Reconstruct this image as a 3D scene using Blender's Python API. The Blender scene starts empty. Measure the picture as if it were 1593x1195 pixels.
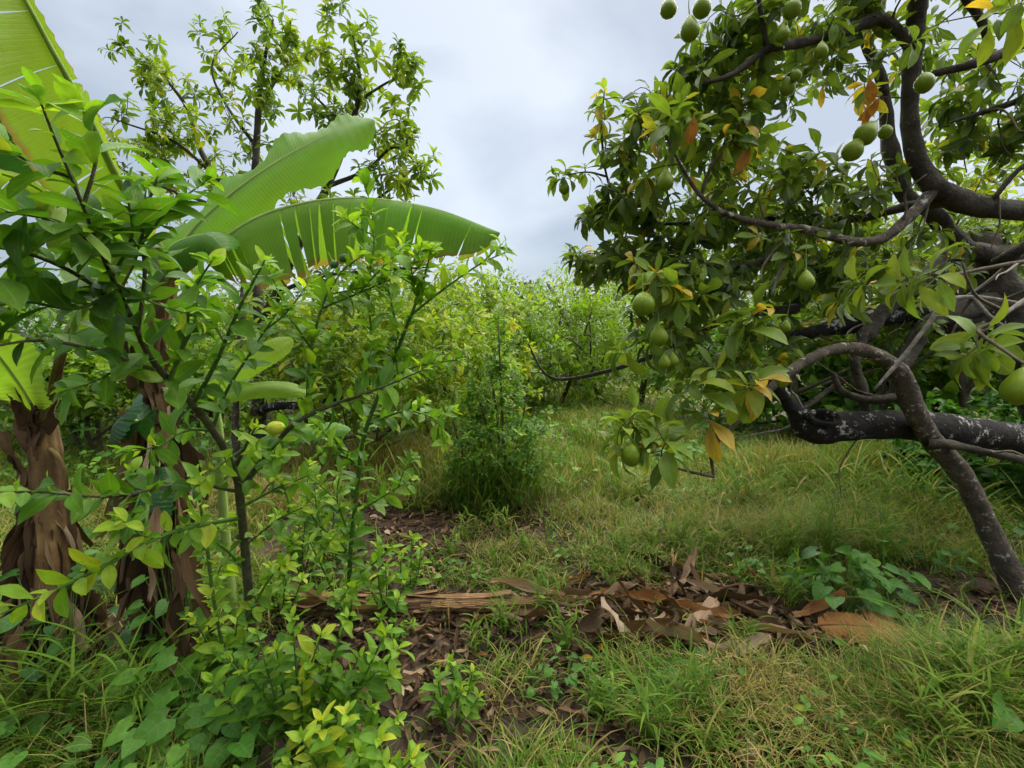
import bpy, math, random
import numpy as np
from mathutils import Vector, Matrix

SEED = 11
rng = np.random.default_rng(SEED)
random.seed(SEED)
scene = bpy.context.scene
COL = scene.collection
R = math.radians

# ------------------------------------------------------------------ camera
CAM_H, PITCH, FPX, PW, PH = 1.60, R(4.5), 740.0, 1593.0, 1195.0
cd = bpy.data.cameras.new("camera")
cd.sensor_width = 36.0
cd.lens = 36.0 * FPX / PW
cd.clip_start, cd.clip_end = 0.02, 2000
cam = bpy.data.objects.new("camera", cd)
cam.location = (0, 0, CAM_H)
cam.rotation_euler = (R(90) - PITCH, 0, 0)
COL.objects.link(cam)
scene.camera = cam

# ------------------------------------------------------------------ sky
SUN_ELEV, SUN_AZ = R(60), R(42)          # azimuth from +Y towards +X
world = bpy.data.worlds.new("World")
scene.world = world
world.use_nodes = True
nt = world.node_tree
nt.nodes.clear()
def wn(t, **kw):
    n = nt.nodes.new(t)
    for k, v in kw.items():
        setattr(n, k, v)
    return n
w_out = wn("ShaderNodeOutputWorld")
w_bg = wn("ShaderNodeBackground"); w_bg.inputs[1].default_value = 0.10
w_sky = wn("ShaderNodeTexSky", sky_type='NISHITA', sun_disc=False)
w_sky.sun_elevation, w_sky.sun_rotation = SUN_ELEV, SUN_AZ
w_sky.dust_density = 3.0
w_tc = wn("ShaderNodeTexCoord")
w_map = wn("ShaderNodeMapping"); w_map.inputs['Scale'].default_value = (1.0, 1.0, 2.1)
w_map.inputs['Location'].default_value = (2.3, 0.4, 0.7)
w_n1 = wn("ShaderNodeTexNoise"); w_n1.inputs['Scale'].default_value = 1.7; w_n1.inputs['Detail'].default_value = 7
w_n1.inputs['Roughness'].default_value = 0.48; w_n1.inputs['Distortion'].default_value = 0.35
w_cr = wn("ShaderNodeValToRGB")
w_cr.color_ramp.elements[0].position = 0.40; w_cr.color_ramp.elements[0].color = (0.350, 0.410, 0.480, 1)
w_cr.color_ramp.elements[1].position = 0.62; w_cr.color_ramp.elements[1].color = (0.670, 0.725, 0.775, 1)
w_sc = wn("ShaderNodeVectorMath", operation='SCALE'); w_sc.inputs['Scale'].default_value = 1.66
w_mix = wn("ShaderNodeMix", data_type='RGBA'); w_mix.inputs[0].default_value = 0.92
L = nt.links.new
L(w_tc.outputs['Generated'], w_map.inputs[0]); L(w_map.outputs[0], w_n1.inputs['Vector'])
L(w_n1.outputs[0], w_cr.inputs[0]); L(w_cr.outputs[0], w_sc.inputs[0])
L(w_sky.outputs[0], w_mix.inputs[6]); L(w_sc.outputs[0], w_mix.inputs[7])
L(w_mix.outputs[2], w_bg.inputs[0]); L(w_bg.outputs[0], w_out.inputs[0])

sd = bpy.data.lights.new("sun", 'SUN')
sd.energy, sd.angle, sd.color = 1.5, R(100), (1.0, 0.96, 0.88)
sun = bpy.data.objects.new("sun", sd)
sun.rotation_euler = Vector((-math.cos(SUN_ELEV) * math.sin(SUN_AZ), -math.cos(SUN_ELEV) * math.cos(SUN_AZ), -math.sin(SUN_ELEV))).to_track_quat('-Z', 'Y').to_euler()
COL.objects.link(sun)

scene.view_settings.view_transform = 'Standard'
scene.view_settings.look = 'None'
scene.view_settings.gamma = 1.0
scene.view_settings.exposure = 2.65
scene.render.engine = 'CYCLES'
scene.cycles.use_denoising = True
scene.cycles.use_adaptive_sampling = True
scene.cycles.adaptive_threshold = 0.03
scene.cycles.max_bounces = 9
scene.cycles.diffuse_bounces = 7
scene.cycles.glossy_bounces = 2
scene.cycles.transmission_bounces = 7
scene.cycles.caustics_reflective = False
scene.cycles.caustics_refractive = False

# ------------------------------------------------------------------ geometry helpers
CP, SP = math.cos(PITCH), math.sin(PITCH)
def ray(px, py):
    cx, cy = (px - PW / 2) / FPX, -(py - PH / 2) / FPX
    return np.array([cx, CP + cy * SP, -SP + cy * CP])
def gz(x, y):
    return (0.028 * np.sin(0.9 * x + 1.3) * np.cos(0.8 * y + 0.4) + 0.014 * np.sin(2.3 * x + 0.7 * y) * np.cos(1.9 * y - x)
            + 0.006 * np.sin(6.1 * x) * np.sin(5.3 * y + 1.0))
def P(px, py, d):
    r = ray(px, py)
    return np.array([0, 0, CAM_H]) + r * (d / r[1])
def G(px, py):
    r = ray(px, py)
    p = np.array([0, 0, CAM_H]) + r * (-CAM_H / r[2])
    p[2] = gz(p[0], p[1])
    return p
def gdepth(px, py):
    return G(px, py)[1]
def proj(p):
    q = np.asarray(p, float) - np.array([0, 0, CAM_H])
    f = q[..., 1] * CP - q[..., 2] * SP
    u = q[..., 1] * SP + q[..., 2] * CP
    f = np.where(f < 0.05, 0.05, f)
    return PW / 2 + FPX * q[..., 0] / f, PH / 2 - FPX * u / f, f
def norm(v):
    v = np.asarray(v, float)
    return v / (np.linalg.norm(v, axis=-1, keepdims=True) + 1e-9)
def rand_dirs(n):
    return norm(rng.normal(size=(n, 3)))

def spline(pts, n):
    """Catmull-Rom through rows of pts (any columns), n samples."""
    pts = np.asarray(pts, float)
    if len(pts) == 2:
        t = np.linspace(0, 1, n)[:, None]
        return pts[0] * (1 - t) + pts[1] * t
    ext = np.vstack([2 * pts[0] - pts[1], pts, 2 * pts[-1] - pts[-2]])
    seg = np.linspace(0, len(pts) - 1, n)
    i = np.minimum(seg.astype(int), len(pts) - 2)
    t = (seg - i)[:, None]
    a, b, c, d = ext[i], ext[i + 1], ext[i + 2], ext[i + 3]
    return 0.5 * (2 * b + (c - a) * t + (2 * a - 5 * b + 4 * c - d) * t ** 2 + (-a + 3 * b - 3 * c + d) * t ** 3)

class MB:
    """mesh buffer: quads only, with the per-point attribute lf = (tint, u, v)"""
    def __init__(s):
        s.v, s.f, s.a, s.n = [], [], [], 0
    def add(s, v, f, a=None):
        v = np.asarray(v, float)
        s.v.append(v); s.f.append(np.asarray(f, np.int64) + s.n)
        s.a.append(np.zeros((len(v), 3)) if a is None else np.asarray(a, float))
        s.n += len(v)
    def mesh(s, name, mat, off=None):
        v = np.vstack(s.v); f = np.vstack(s.f); a = np.vstack(s.a)
        if off is not None:
            v = v - off
        return raw_mesh(name, v, f, a, mat)

def raw_mesh(name, v, f, a, mat, smooth=True):
    me = bpy.data.meshes.new(name)
    me.vertices.add(len(v)); me.vertices.foreach_set("co", np.ascontiguousarray(v, np.float32).ravel())
    me.loops.add(f.size); me.loops.foreach_set("vertex_index", np.ascontiguousarray(f, np.int32).ravel())
    me.polygons.add(len(f))
    me.polygons.foreach_set("loop_start", np.arange(0, f.size, f.shape[1], dtype=np.int32))
    me.polygons.foreach_set("loop_total", np.full(len(f), f.shape[1], np.int32))
    me.polygons.foreach_set("use_smooth", np.full(len(f), smooth))
    at = me.attributes.new("lf", 'FLOAT_VECTOR', 'POINT')
    at.data.foreach_set("vector", np.ascontiguousarray(a, np.float32).ravel())
    me.update(calc_edges=True)
    if mat: me.materials.append(mat)
    return me

def tube(mb, pts, rad, sides=7, samples=None, knob=0.0, tint=None):
    """tapered limb through pts (n,3) with radii rad (n,)"""
    arr = np.column_stack([np.asarray(pts, float), np.asarray(rad, float)])
    n = samples or max(3, (len(arr) - 1) * 4 + 1)
    s = spline(arr, n)
    p, r = s[:, :3], np.maximum(s[:, 3], 0.0012)
    t = norm(np.gradient(p, axis=0))
    ref = np.array([0.3, 0.5, 0.81]) if abs(t[0] @ np.array([0.3, 0.5, 0.81])) < 0.9 else np.array([1.0, 0, 0])
    nx = norm(np.cross(t[0], ref)); N = []
    for k in range(n):
        nx = norm(nx - t[k] * (nx @ t[k])); N.append(nx)
    N = np.array(N); B = np.cross(t, N)
    ang = np.linspace(0, 2 * math.pi, sides, endpoint=False)
    ph = rng.uniform(0, 6.28, 3)
    ks = np.arange(n)[:, None]
    rr = r[:, None] * (1 + knob * (np.sin(2 * ang + ph[0] + 0.5 * ks) + 0.7 * np.sin(3 * ang + ph[1] - 0.8 * ks) + 0.8 * np.sin(ph[2] + 1.9 * ks)))
    v = p[:, None, :] + rr[..., None] * (np.cos(ang)[None, :, None] * N[:, None, :] + np.sin(ang)[None, :, None] * B[:, None, :])
    v = v.reshape(-1, 3)
    i = np.arange(n - 1)[:, None] * sides; j = np.arange(sides)[None, :]; j2 = (j + 1) % sides
    f = np.stack([i + j, i + j2, i + sides + j2, i + sides + j], -1).reshape(-1, 4)
    tt = rng.uniform() if tint is None else tint
    a = np.stack([np.full(n * sides, tt), np.repeat(np.linspace(0, 1, n), sides), np.tile(ang / 6.2832, n)], -1)
    # closed end: ring collapsed on the axis
    v = np.vstack([v, np.tile(p[-1] + t[-1] * r[-1] * 0.6, (sides, 1))])
    k0 = (n - 1) * sides; k1 = n * sides
    jj = np.arange(sides); jn = (jj + 1) % sides
    f = np.vstack([f, np.stack([k0 + jj, k0 + jn, k1 + jn, k1 + jj], -1)])
    a = np.vstack([a, np.tile([tt, 1, 0], (sides, 1))])
    mb.add(v, f, a)
    return p, r, t

def orient(Y, up):
    Y = norm(Y); Z = up - Y * np.sum(Y * up, -1, keepdims=True)
    bad = np.linalg.norm(Z, axis=-1) < 1e-3
    Z[bad] = np.array([0.6, 0.3, 0.1])
    Z = norm(Z - Y * np.sum(Y * Z, -1, keepdims=True)); X = np.cross(Y, Z)
    return np.stack([X, Y, Z], -1)

# ---- leaf templates: base at the origin, +Y along the leaf, +Z its upper face, length 1
def leaf_tmpl(width, na, nc, prof, fold=0.25, droop=0.5, wave=0.0, twist=0.0, wph=0.0):
    hrt = prof is pr_heart
    u = np.linspace(0, 1, na + 1) ** (1.35 if hrt else 1)
    ang = -droop * u
    ds = np.diff(u)
    yy = np.concatenate([[0], np.cumsum(np.cos(ang[:-1]) * ds)]); zz = np.concatenate([[0], np.cumsum(np.sin(ang[:-1]) * ds)])
    w = np.array([prof(q) for q in u]) * width * 0.5
    vv = np.linspace(-1, 1, nc + 1)
    V, A = [], []
    for k in range(na + 1):
        tw = twist * u[k]
        for q in vv:
            x = q * w[k]; z = fold * abs(q) * w[k] + wave * w[k] * math.sin(9 * u[k] + wph + (2 if q > 0 else 0)) * abs(q)
            x, z = x * math.cos(tw) - z * math.sin(tw), x * math.sin(tw) + z * math.cos(tw)
            V.append((x, yy[k] - z * math.sin(ang[k]) - (.24 * abs(q) ** .8 * (1 - abs(q)) * 2.4 * max(0, 1 - u[k] * 2.6) + .10 * abs(q) * max(0, 1 - u[k] * 2.6) if hrt else 0), zz[k] + z * math.cos(ang[k]))); A.append((0, u[k], q * 0.5 + 0.5))
    F = [(k * (nc + 1) + j, k * (nc + 1) + j + 1, (k + 1) * (nc + 1) + j + 1, (k + 1) * (nc + 1) + j) for k in range(na) for j in range(nc)]
    return np.array(V), np.array(F), np.array(A)
def pr_lemon(u):
    return 0.06 if u < 0.06 else max(0.03, math.sin(math.pi * min(1, (u - 0.05) / 0.95) ** 0.85) ** 0.8)
def pr_avo(u):
    return 0.07 if u < 0.10 else max(0.03, math.sin(math.pi * ((u - 0.08) / 0.92) ** 1.05) ** 0.9)
def pr_heart(u):
    return max(.04, math.sqrt(max(0, 1 - ((u - .27) / .60) ** 2)) if u < .27 else (1 - ((u - .27) / .73) ** 1.45) ** .85)
def pr_blade(u):
    return max(0.04, (0.55 + 0.45 * min(1, u * 4)) * (1 - u ** 2.2))
T = {}
def fam(key, n, hi, width, prof, fold, droop, wave):
    T[key] = []
    for k in range(n):
        T[key].append(leaf_tmpl(width * rng.uniform(.85, 1.15), hi[0], hi[1], prof, fold * rng.uniform(.3, 1.5), droop * rng.uniform(.2, 1.7), wave * rng.uniform(.3, 1.4), 0.0 if prof is pr_blade else rng.uniform(-.5, .5), rng.uniform(0, 6)))
fam('lemon', 8, (6, 4), 0.45, pr_lemon, 0.38, 0.55, 0.12)
fam('lemon_lo', 4, (4, 2), 0.46, pr_lemon, 0.30, 0.5, 0.1)
fam('avo', 8, (6, 4), 0.36, pr_avo, 0.34, 1.2, 0.16)
fam('avo_lo', 6, (4, 2), 0.36, pr_avo, 0.3, 1.0, 0.12)
fam('narrow', 4, (4, 2), 0.26, pr_avo, 0.25, 0.7, 0.1)
fam('heart', 6, (7, 4), 0.86, pr_heart, 0.16, 0.6, 0.10)
fam('heart_lo', 4, (4, 2), 0.86, pr_heart, 0.15, 0.5, 0.10)
fam('blade', 6, (4, 1), 1.0, pr_blade, 0.0, 1.5, 0.0)
fam('blade_mid', 6, (3, 1), 1.0, pr_blade, 0.0, 1.5, 0.0)
fam('blade_far', 6, (2, 1), 1.0, pr_blade, 0.0, 1.4, 0.0)
fam('avo_far', 6, (2, 2), 0.38, pr_avo, 0.3, 1.0, 0.1)
fam('narrow_far', 6, (2, 2), 0.27, pr_avo, 0.25, 0.8, 0.1)
fam('heart_far', 5, (3, 2), 0.86, pr_heart, 0.15, 0.5, 0.1)
fam('wood_leaf', 5, (2, 2), 0.5, pr_lemon, 0.3, 0.6, 0.1)
fam('blade_hi', 6, (7, 2), 1.0, pr_blade, 0.0, 1.6, 0.0)
def pr_strip(u):
    return 0.35 + 0.65 * math.sin(math.pi * min(0.97, 0.12 + 0.8 * u)) if u < 0.9 else 0.62 - (u - 0.9) * 3
T['strip'] = []
for k in range(9):
    V, F, A = leaf_tmpl(rng.uniform(.13, .30), 8, 3, pr_strip, rng.uniform(-.7, .9), rng.uniform(-.6, .9), .55, rng.uniform(-1.6, 1.6), rng.uniform(0, 6))
    V = V + rng.normal(0, .014, V.shape) * np.array([1, .5, 1.3])
    T['strip'].append((V, F, A))

T['rag'] = []
def pr_rag(u):
    return min(1, .45 + 3 * u) * (1 - .75 * max(0, u - .35) ** 1.3)
for k in range(12):
    V, F, A = leaf_tmpl(rng.uniform(.10, .26), 11, 4, pr_rag, rng.choice([-1, 1]) * rng.uniform(.15, .9), rng.uniform(-.5, .7), .45, rng.uniform(-1.5, 1.5), rng.uniform(0, 6))
    V = V.reshape(12, 5, 3); w_ = np.interp(np.arange(12), np.linspace(0, 11, 5), rng.uniform(.7, 1.15, 5)); V[:, :, 0] *= w_[:, None]
    V[:, :, 2] += np.interp(np.arange(12), np.linspace(0, 11, 6), rng.normal(0, .03, 6))[:, None]; V[:, :, 0] += np.interp(np.arange(12), np.linspace(0, 11, 6), rng.normal(0, .025, 6))[:, None]
    V += rng.normal(0, .004, V.shape); V[-1, :, 1] += rng.uniform(-.08, .05, 5)
    T['rag'].append((V.reshape(-1, 3), F, A))

T['rag_lo'] = []
for k in range(8):
    V, F, A = leaf_tmpl(rng.uniform(.12, .34), 4, 2, pr_rag, rng.uniform(-.8, .9), rng.uniform(-.7, .9), .5, rng.uniform(-1.2, 1.2), rng.uniform(0, 6))
    T['rag_lo'].append((V + rng.normal(0, .014, V.shape), F, A))

class Leaves:
    def __init__(s):
        s.key, s.var, s.M, s.t = [], [], [], []
    def add(s, key, pos, Y, up, size, tint, wid=None):
        pos = np.atleast_2d(pos); n = len(pos)
        Rm = orient(np.broadcast_to(Y, (n, 3)).astype(float), np.broadcast_to(up, (n, 3)).astype(float))
        size = np.broadcast_to(size, (n,)); sc = np.stack([size if wid is None else np.broadcast_to(wid, (n,)), size, size], -1)
        M = np.zeros((n, 3, 4)); M[:, :, :3] = Rm * sc[:, None, :]; M[:, :, 3] = pos
        s.key += [key] * n; s.var += list(rng.integers(0, len(T[key]), n)); s.M.append(M); s.t.append(np.broadcast_to(tint, (n,)))
    def arrays(s):
        return np.array(s.key), np.array(s.var), np.vstack(s.M), np.concatenate(s.t)

def bake(key, var, M, t, mb):
    for k in np.unique(key):
        for q in np.unique(var[key == k]):
            m = (key == k) & (var == q)
            V, F, A = T[k][q]; Mm = M[m]; n = len(Mm)
            v = np.einsum('nij,vj->nvi', Mm[:, :, :3], V) + Mm[:, None, :, 3]
            f = F[None] + (np.arange(n) * len(V))[:, None, None]
            a = np.broadcast_to(A, (n,) + A.shape).copy(); a[:, :, 0] = t[m][:, None]
            mb.add(v.reshape(-1, 3), f.reshape(-1, 4), a.reshape(-1, 3))

def rosettes(lv, key, C, ax, k, size, tint, spread=(35, 100), droopy=0.0, tsd=0.12):
    """whorls of k leaves round the tips C with axes ax"""
    C = np.atleast_2d(C); ax = norm(np.atleast_2d(ax)); n = len(C)
    if n == 0: return
    size = np.broadcast_to(size, (n,)); tint = np.broadcast_to(tint, (n,))
    e1 = norm(np.cross(ax, rand_dirs(n))); e2 = np.cross(ax, e1)
    for q in range(k):
        th = q * 2.4 + rng.uniform(0, 6.28, n) * 0.12 + rng.uniform(-.3, .3, n)
        fr = q / max(1, k - 1)
        a = np.radians(spread[0] + (spread[1] - spread[0]) * (1 - fr)) + rng.normal(0, .18, n)
        rad = np.cos(th)[:, None] * e1 + np.sin(th)[:, None] * e2
        d = ax * np.cos(a)[:, None] + rad * np.sin(a)[:, None] + np.array([0, 0, -droopy])
        s = size * rng.uniform(.72, 1.15, n) * (1.0 - 0.35 * fr ** 2)
        pos = C - ax * (size * 0.30 * (1 - fr))[:, None]
        up = ax * 0.8 + np.array([0, 0, 0.7]) + rng.normal(0, .25, (n, 3))
        lv.add(key, pos, d, up, s, np.clip(tint + rng.normal(0, tsd, n), 0.0, 0.93))

def shoot_leaves(lv, key, p, size, tint, step, start=0.15, ang=58, end_whorl=True, tsd=0.12):
    """alternate leaves along the polyline p"""
    seg = np.linalg.norm(np.diff(p, axis=0), axis=1); cum = np.concatenate([[0], np.cumsum(seg)]); tot = cum[-1]
    s = np.arange(start * tot + rng.uniform(0, step), tot, step); n = len(s)
    if n == 0: return
    pos = np.stack([np.interp(s, cum, p[:, c]) for c in range(3)], -1)
    tg = norm(np.stack([np.interp(s, cum, np.gradient(p[:, c], cum + 1e-9 * np.arange(len(cum)))) for c in range(3)], -1))
    th = np.arange(n) * 2.51 + rng.uniform(0, 6) + rng.normal(0, .35, n)
    ref = np.tile(np.array([0.2, 0.35, 1.0]), (n, 1)); e1 = norm(np.cross(tg, ref)); e2 = np.cross(tg, e1)
    a = np.radians(ang) + rng.normal(0, .25, n)
    d = tg * np.cos(a)[:, None] + (np.cos(th)[:, None] * e1 + np.sin(th)[:, None] * e2) * np.sin(a)[:, None] + np.array([0, 0, .08])
    up = np.array([0, -.15, 1.0]) + tg * .5 + rng.normal(0, .45, (n, 3))
    fr = s / tot
    sz = size * rng.uniform(.5, 1.2, n) * np.where(fr > .85, .75, 1.0)
    lv.add(key, pos, d, up, sz, np.clip(tint + rng.normal(0, tsd, n) + .18 * np.clip((fr - .8) * 5, 0, 1), 0, .93))
    if end_whorl:
        rosettes(lv, key, p[-1], tg[-1], 4, size * .7, min(.9, tint + .2), (20, 65))

# ---- objects
def link(name, data, parent=None, M=None):
    o = bpy.data.objects.new(name, data)
    COL.objects.link(o)
    if parent is not None: o.parent = parent
    if M is not None: o.matrix_basis = M
    return o
def tag(o, label=None, cat=None, group=None, kind=None):
    if label: o["label"] = label
    if cat: o["category"] = cat
    if group: o["group"] = group
    if kind: o["kind"] = kind
    return o
def empty(name, base, label, cat, group=None):
    o = link(name, None); o.empty_display_size = 0.2; o.location = base
    return tag(o, label, cat, group)

MESHES = {}
NT = 8
def leaf_mesh(key, var, tint, mat):
    tb = int(min(NT - 1, tint * NT)); k = (key, var, tb, mat.name)
    if k not in MESHES:
        V, F, A = T[key][var]; A = A.copy(); A[:, 0] = (tb + .5) / NT
        MESHES[k] = raw_mesh("leaf_" + key, V, F, A, mat)
    return MESHES[k]
def put_leaves(root, base, lv, mat, cap=300, minpx=9, name='leaf', rest='foliage'):
    """the leaves that show largest become parts of their own, the others one joined part"""
    if not lv.M: return
    key, var, M, t = lv.arrays()
    c = M[:, :, 3] + 0.5 * M[:, :, 1]
    x, y, f = proj(c); size = np.linalg.norm(M[:, :, 1], axis=1) * FPX / f
    score = np.where((x > -30) & (x < PW + 30) & (y > -30) & (y < PH + 30) & (f > .1), size, 0)
    order = np.argsort(-score); pick = [i for i in order[:cap] if score[i] >= minpx]
    for i in pick:
        m = Matrix([list(r) for r in M[i]] + [[0, 0, 0, 1]]); m.translation = Vector(M[i][:, 3] - base)
        link(name, leaf_mesh(key[i], int(var[i]), t[i], mat), root, m)
    keep = np.ones(len(key), bool); keep[pick] = False
    if keep.any():
        mb = MB(); bake(key[keep], var[keep], M[keep], t[keep], mb)
        tag(link(rest, mb.mesh(rest, mat, base), root), kind="stuff")

# ------------------------------------------------------------------ materials
def mat_new(name):
    m = bpy.data.materials.new(name); m.use_nodes = True
    n = m.node_tree.nodes; n.clear()
    return m, n, m.node_tree.links.new
def ramp(n, stops):
    r = n.new("ShaderNodeValToRGB"); e = r.color_ramp.elements
    while len(e) < len(stops): e.new(0.5)
    for k, (p, c) in enumerate(stops):
        e[k].position = p; e[k].color = tuple(c) + (1,)
    return r
def math_(n, l, op, a, b=None, clamp=False):
    m = n.new("ShaderNodeMath"); m.operation = op; m.use_clamp = clamp
    for k, q in enumerate((a, b)):
        if q is None: continue
        if isinstance(q, (int, float)): m.inputs[k].default_value = q
        else: l(q, m.inputs[k])
    return m.outputs[0]
def mixc(n, l, fac, a, b, mode='MIX'):
    m = n.new("ShaderNodeMix"); m.data_type = 'RGBA'; m.blend_type = mode
    for k, q in ((0, fac), (6, a), (7, b)):
        if isinstance(q, (int, float)): m.inputs[k].default_value = q
        elif isinstance(q, tuple): m.inputs[k].default_value = q + (1,)
        else: l(q, m.inputs[k])
    return m.outputs[2]

def leaf_mat(name, stops, vein=(.25, .36, .08), vf=.5, rough=.48, spec=.28, trans=.36, ribs=11, ribk=.08, spots=None, edge=None, slant=.16, bump=.13, uvs=(1, 1), warm=(1.25, 1.05, .72)):
    stops = [(p_, tuple(a_ * b_ for a_, b_ in zip(c_, warm))) for p_, c_ in stops]
    m, n, l = mat_new(name)
    at = n.new("ShaderNodeAttribute"); at.attribute_name = "lf"
    sx = n.new("ShaderNodeSeparateXYZ"); l(at.outputs['Vector'], sx.inputs[0])
    tint, u, v = sx.outputs
    col = ramp(n, stops); l(tint, col.inputs[0]); c = col.outputs[0]
    tc = n.new("ShaderNodeTexCoord")
    nz = n.new("ShaderNodeTexNoise"); nz.inputs['Scale'].default_value = 3.2; nz.inputs['Detail'].default_value = 5
    cmb = n.new("ShaderNodeCombineXYZ"); l(math_(n, l, 'MULTIPLY', u, uvs[0]), cmb.inputs[0]); l(math_(n, l, 'MULTIPLY', v, uvs[1]), cmb.inputs[1]); l(math_(n, l, 'MULTIPLY', tint, 37.0), cmb.inputs[2]); l(cmb.outputs[0], nz.inputs['Vector'])
    hv = n.new("ShaderNodeHueSaturation"); l(c, hv.inputs['Color'])
    l(math_(n, l, 'ADD', math_(n, l, 'MULTIPLY', nz.outputs[0], .9), .55), hv.inputs['Value'])
    l(math_(n, l, 'ADD', math_(n, l, 'MULTIPLY', nz.outputs[0], .05), .475), hv.inputs['Hue'])
    c = hv.outputs[0]
    av = math_(n, l, 'MULTIPLY', math_(n, l, 'ABSOLUTE', math_(n, l, 'SUBTRACT', v, .5)), 2.0)
    rib = math_(n, l, 'SINE', math_(n, l, 'MULTIPLY', math_(n, l, 'SUBTRACT', u, math_(n, l, 'MULTIPLY', av, slant)), ribs * 6.2832))
    rib2 = math_(n, l, 'POWER', math_(n, l, 'ADD', math_(n, l, 'MULTIPLY', rib, .5), .5), 5.0)
    mid = math_(n, l, 'SUBTRACT', 1.0, math_(n, l, 'MULTIPLY', av, 11.0), True)
    c = mixc(n, l, math_(n, l, 'MULTIPLY', rib2, ribk), c, vein)
    c = mixc(n, l, math_(n, l, 'MULTIPLY', mid, vf), c, vein)
    if edge:
        n2 = n.new("ShaderNodeTexNoise"); n2.inputs['Scale'].default_value = 9; l(cmb.outputs[0], n2.inputs['Vector'])
        e = math_(n, l, 'MULTIPLY', math_(n, l, 'SUBTRACT', math_(n, l, 'ADD', av, math_(n, l, 'MULTIPLY', n2.outputs[0], .22)), edge[0]), 14.0, True)
        c = mixc(n, l, e, c, edge[1])
    if spots:
        n3 = n.new("ShaderNodeTexNoise"); n3.inputs['Scale'].default_value = 7; n3.inputs['Detail'].default_value = 3; l(cmb.outputs[0], n3.inputs['Vector'])
        e = math_(n, l, 'MULTIPLY', math_(n, l, 'SUBTRACT', n3.outputs[0], spots[0]), 12.0, True)
        c = mixc(n, l, e, c, spots[1])
    b = n.new("ShaderNodeBsdfPrincipled"); b.inputs['Roughness'].default_value = rough
    b.inputs['Specular IOR Level'].default_value = spec
    l(c, b.inputs['Base Color'])
    bp = n.new("ShaderNodeBump"); bp.inputs['Strength'].default_value = bump; bp.inputs['Distance'].default_value = .004
    l(math_(n, l, 'ADD', rib2, math_(n, l, 'MULTIPLY', nz.outputs[0], 1.2)), bp.inputs['Height']); l(bp.outputs[0], b.inputs['Normal'])
    tr = n.new("ShaderNodeBsdfTranslucent")
    l(mixc(n, l, 1.0, c, (1.25, 1.25, .55), 'MULTIPLY'), tr.inputs[0])
    ms = n.new("ShaderNodeMixShader"); ms.inputs[0].default_value = trans
    l(b.outputs[0], ms.inputs[1]); l(tr.outputs[0], ms.inputs[2])
    o = n.new("ShaderNodeOutputMaterial"); l(ms.outputs[0], o.inputs[0])
    return m

def bark_mat(name, dark, light, lichen=None, lich_amt=.62, scale=9, bump=.6, ring=0):
    m, n, l = mat_new(name)
    tc = n.new("ShaderNodeTexCoord")
    n1 = n.new("ShaderNodeTexNoise"); n1.inputs['Scale'].default_value = scale; n1.inputs['Detail'].default_value = 8; n1.inputs['Roughness'].default_value = .65
    l(tc.outputs['Object'], n1.inputs['Vector'])
    c = ramp(n, [(.32, dark), (.68, light)]); l(n1.outputs[0], c.inputs[0]); c = c.outputs[0]
    h = n1.outputs[0]
    n2 = n.new("ShaderNodeTexNoise"); n2.inputs['Scale'].default_value = scale * 5; n2.inputs['Detail'].default_value = 5
    l(tc.outputs['Object'], n2.inputs['Vector'])
    h = math_(n, l, 'ADD', h, math_(n, l, 'MULTIPLY', n2.outputs[0], .5))
    if ring:
        at = n.new("ShaderNodeAttribute"); at.attribute_name = "lf"; sx = n.new("ShaderNodeSeparateXYZ"); l(at.outputs['Vector'], sx.inputs[0])
        s = math_(n, l, 'SINE', math_(n, l, 'ADD', math_(n, l, 'MULTIPLY', sx.outputs[2], ring * 6.2832), math_(n, l, 'MULTIPLY', n1.outputs[0], 2.5)))
        h = math_(n, l, 'ADD', h, math_(n, l, 'MULTIPLY', s, .3))
        c = mixc(n, l, math_(n, l, 'MULTIPLY', math_(n, l, 'ADD', s, 1.0), .22), c, dark)
    if lichen:
        n3 = n.new("ShaderNodeTexNoise"); n3.inputs['Scale'].default_value = scale * 1.25; n3.inputs['Detail'].default_value = 9; n3.inputs['Roughness'].default_value = .78
        l(tc.outputs['Object'], n3.inputs['Vector'])
        e = math_(n, l, 'MULTIPLY', math_(n, l, 'SUBTRACT', n3.outputs[0], lich_amt), 18.0, True)
        c = mixc(n, l, e, c, lichen)
    b = n.new("ShaderNodeBsdfPrincipled"); b.inputs['Roughness'].default_value = .85; b.inputs['Specular IOR Level'].default_value = .2
    l(c, b.inputs['Base Color'])
    bp = n.new("ShaderNodeBump"); bp.inputs['Strength'].default_value = bump; bp.inputs['Distance'].default_value = .02
    l(h, bp.inputs['Height']); l(bp.outputs[0], b.inputs['Normal'])
    o = n.new("ShaderNodeOutputMaterial"); l(b.outputs[0], o.inputs[0])
    return m

YEL = (.55, .38, .03)
M_LEMON = leaf_mat("lemon_leaf", [(0, (.030, .105, .014)), (.3, (.055, .170, .018)), (.55, (.105, .270, .024)), (.78, (.200, .390, .035)), (.93, (.34, .50, .05)), (1, YEL)], trans=.46, spots=(.66, (.20, .20, .03)))
M_AVO = leaf_mat("avocado_leaf", [(0, (.020, .055, .012)), (.3, (.045, .105, .020)), (.55, (.085, .180, .032)), (.78, (.140, .300, .035)), (.9, (.30, .34, .05)), (1, (.42, .24, .04))], vein=(.26, .34, .12), rough=.45, spec=.32, trans=.44, spots=(.64, (.22, .16, .05)), warm=(1.42, 1.06, .85))
M_AVOB = leaf_mat("avocado_leaf_yellowish", [(0, (.045, .090, .014)), (.35, (.090, .170, .022)), (.6, (.160, .260, .030)), (.82, (.30, .36, .045)), (1, (.42, .34, .05))], vein=(.3, .36, .1), rough=.46, trans=.44, spots=(.66, (.3, .2, .04)), warm=(1.12, 1.12, .75))
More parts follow.
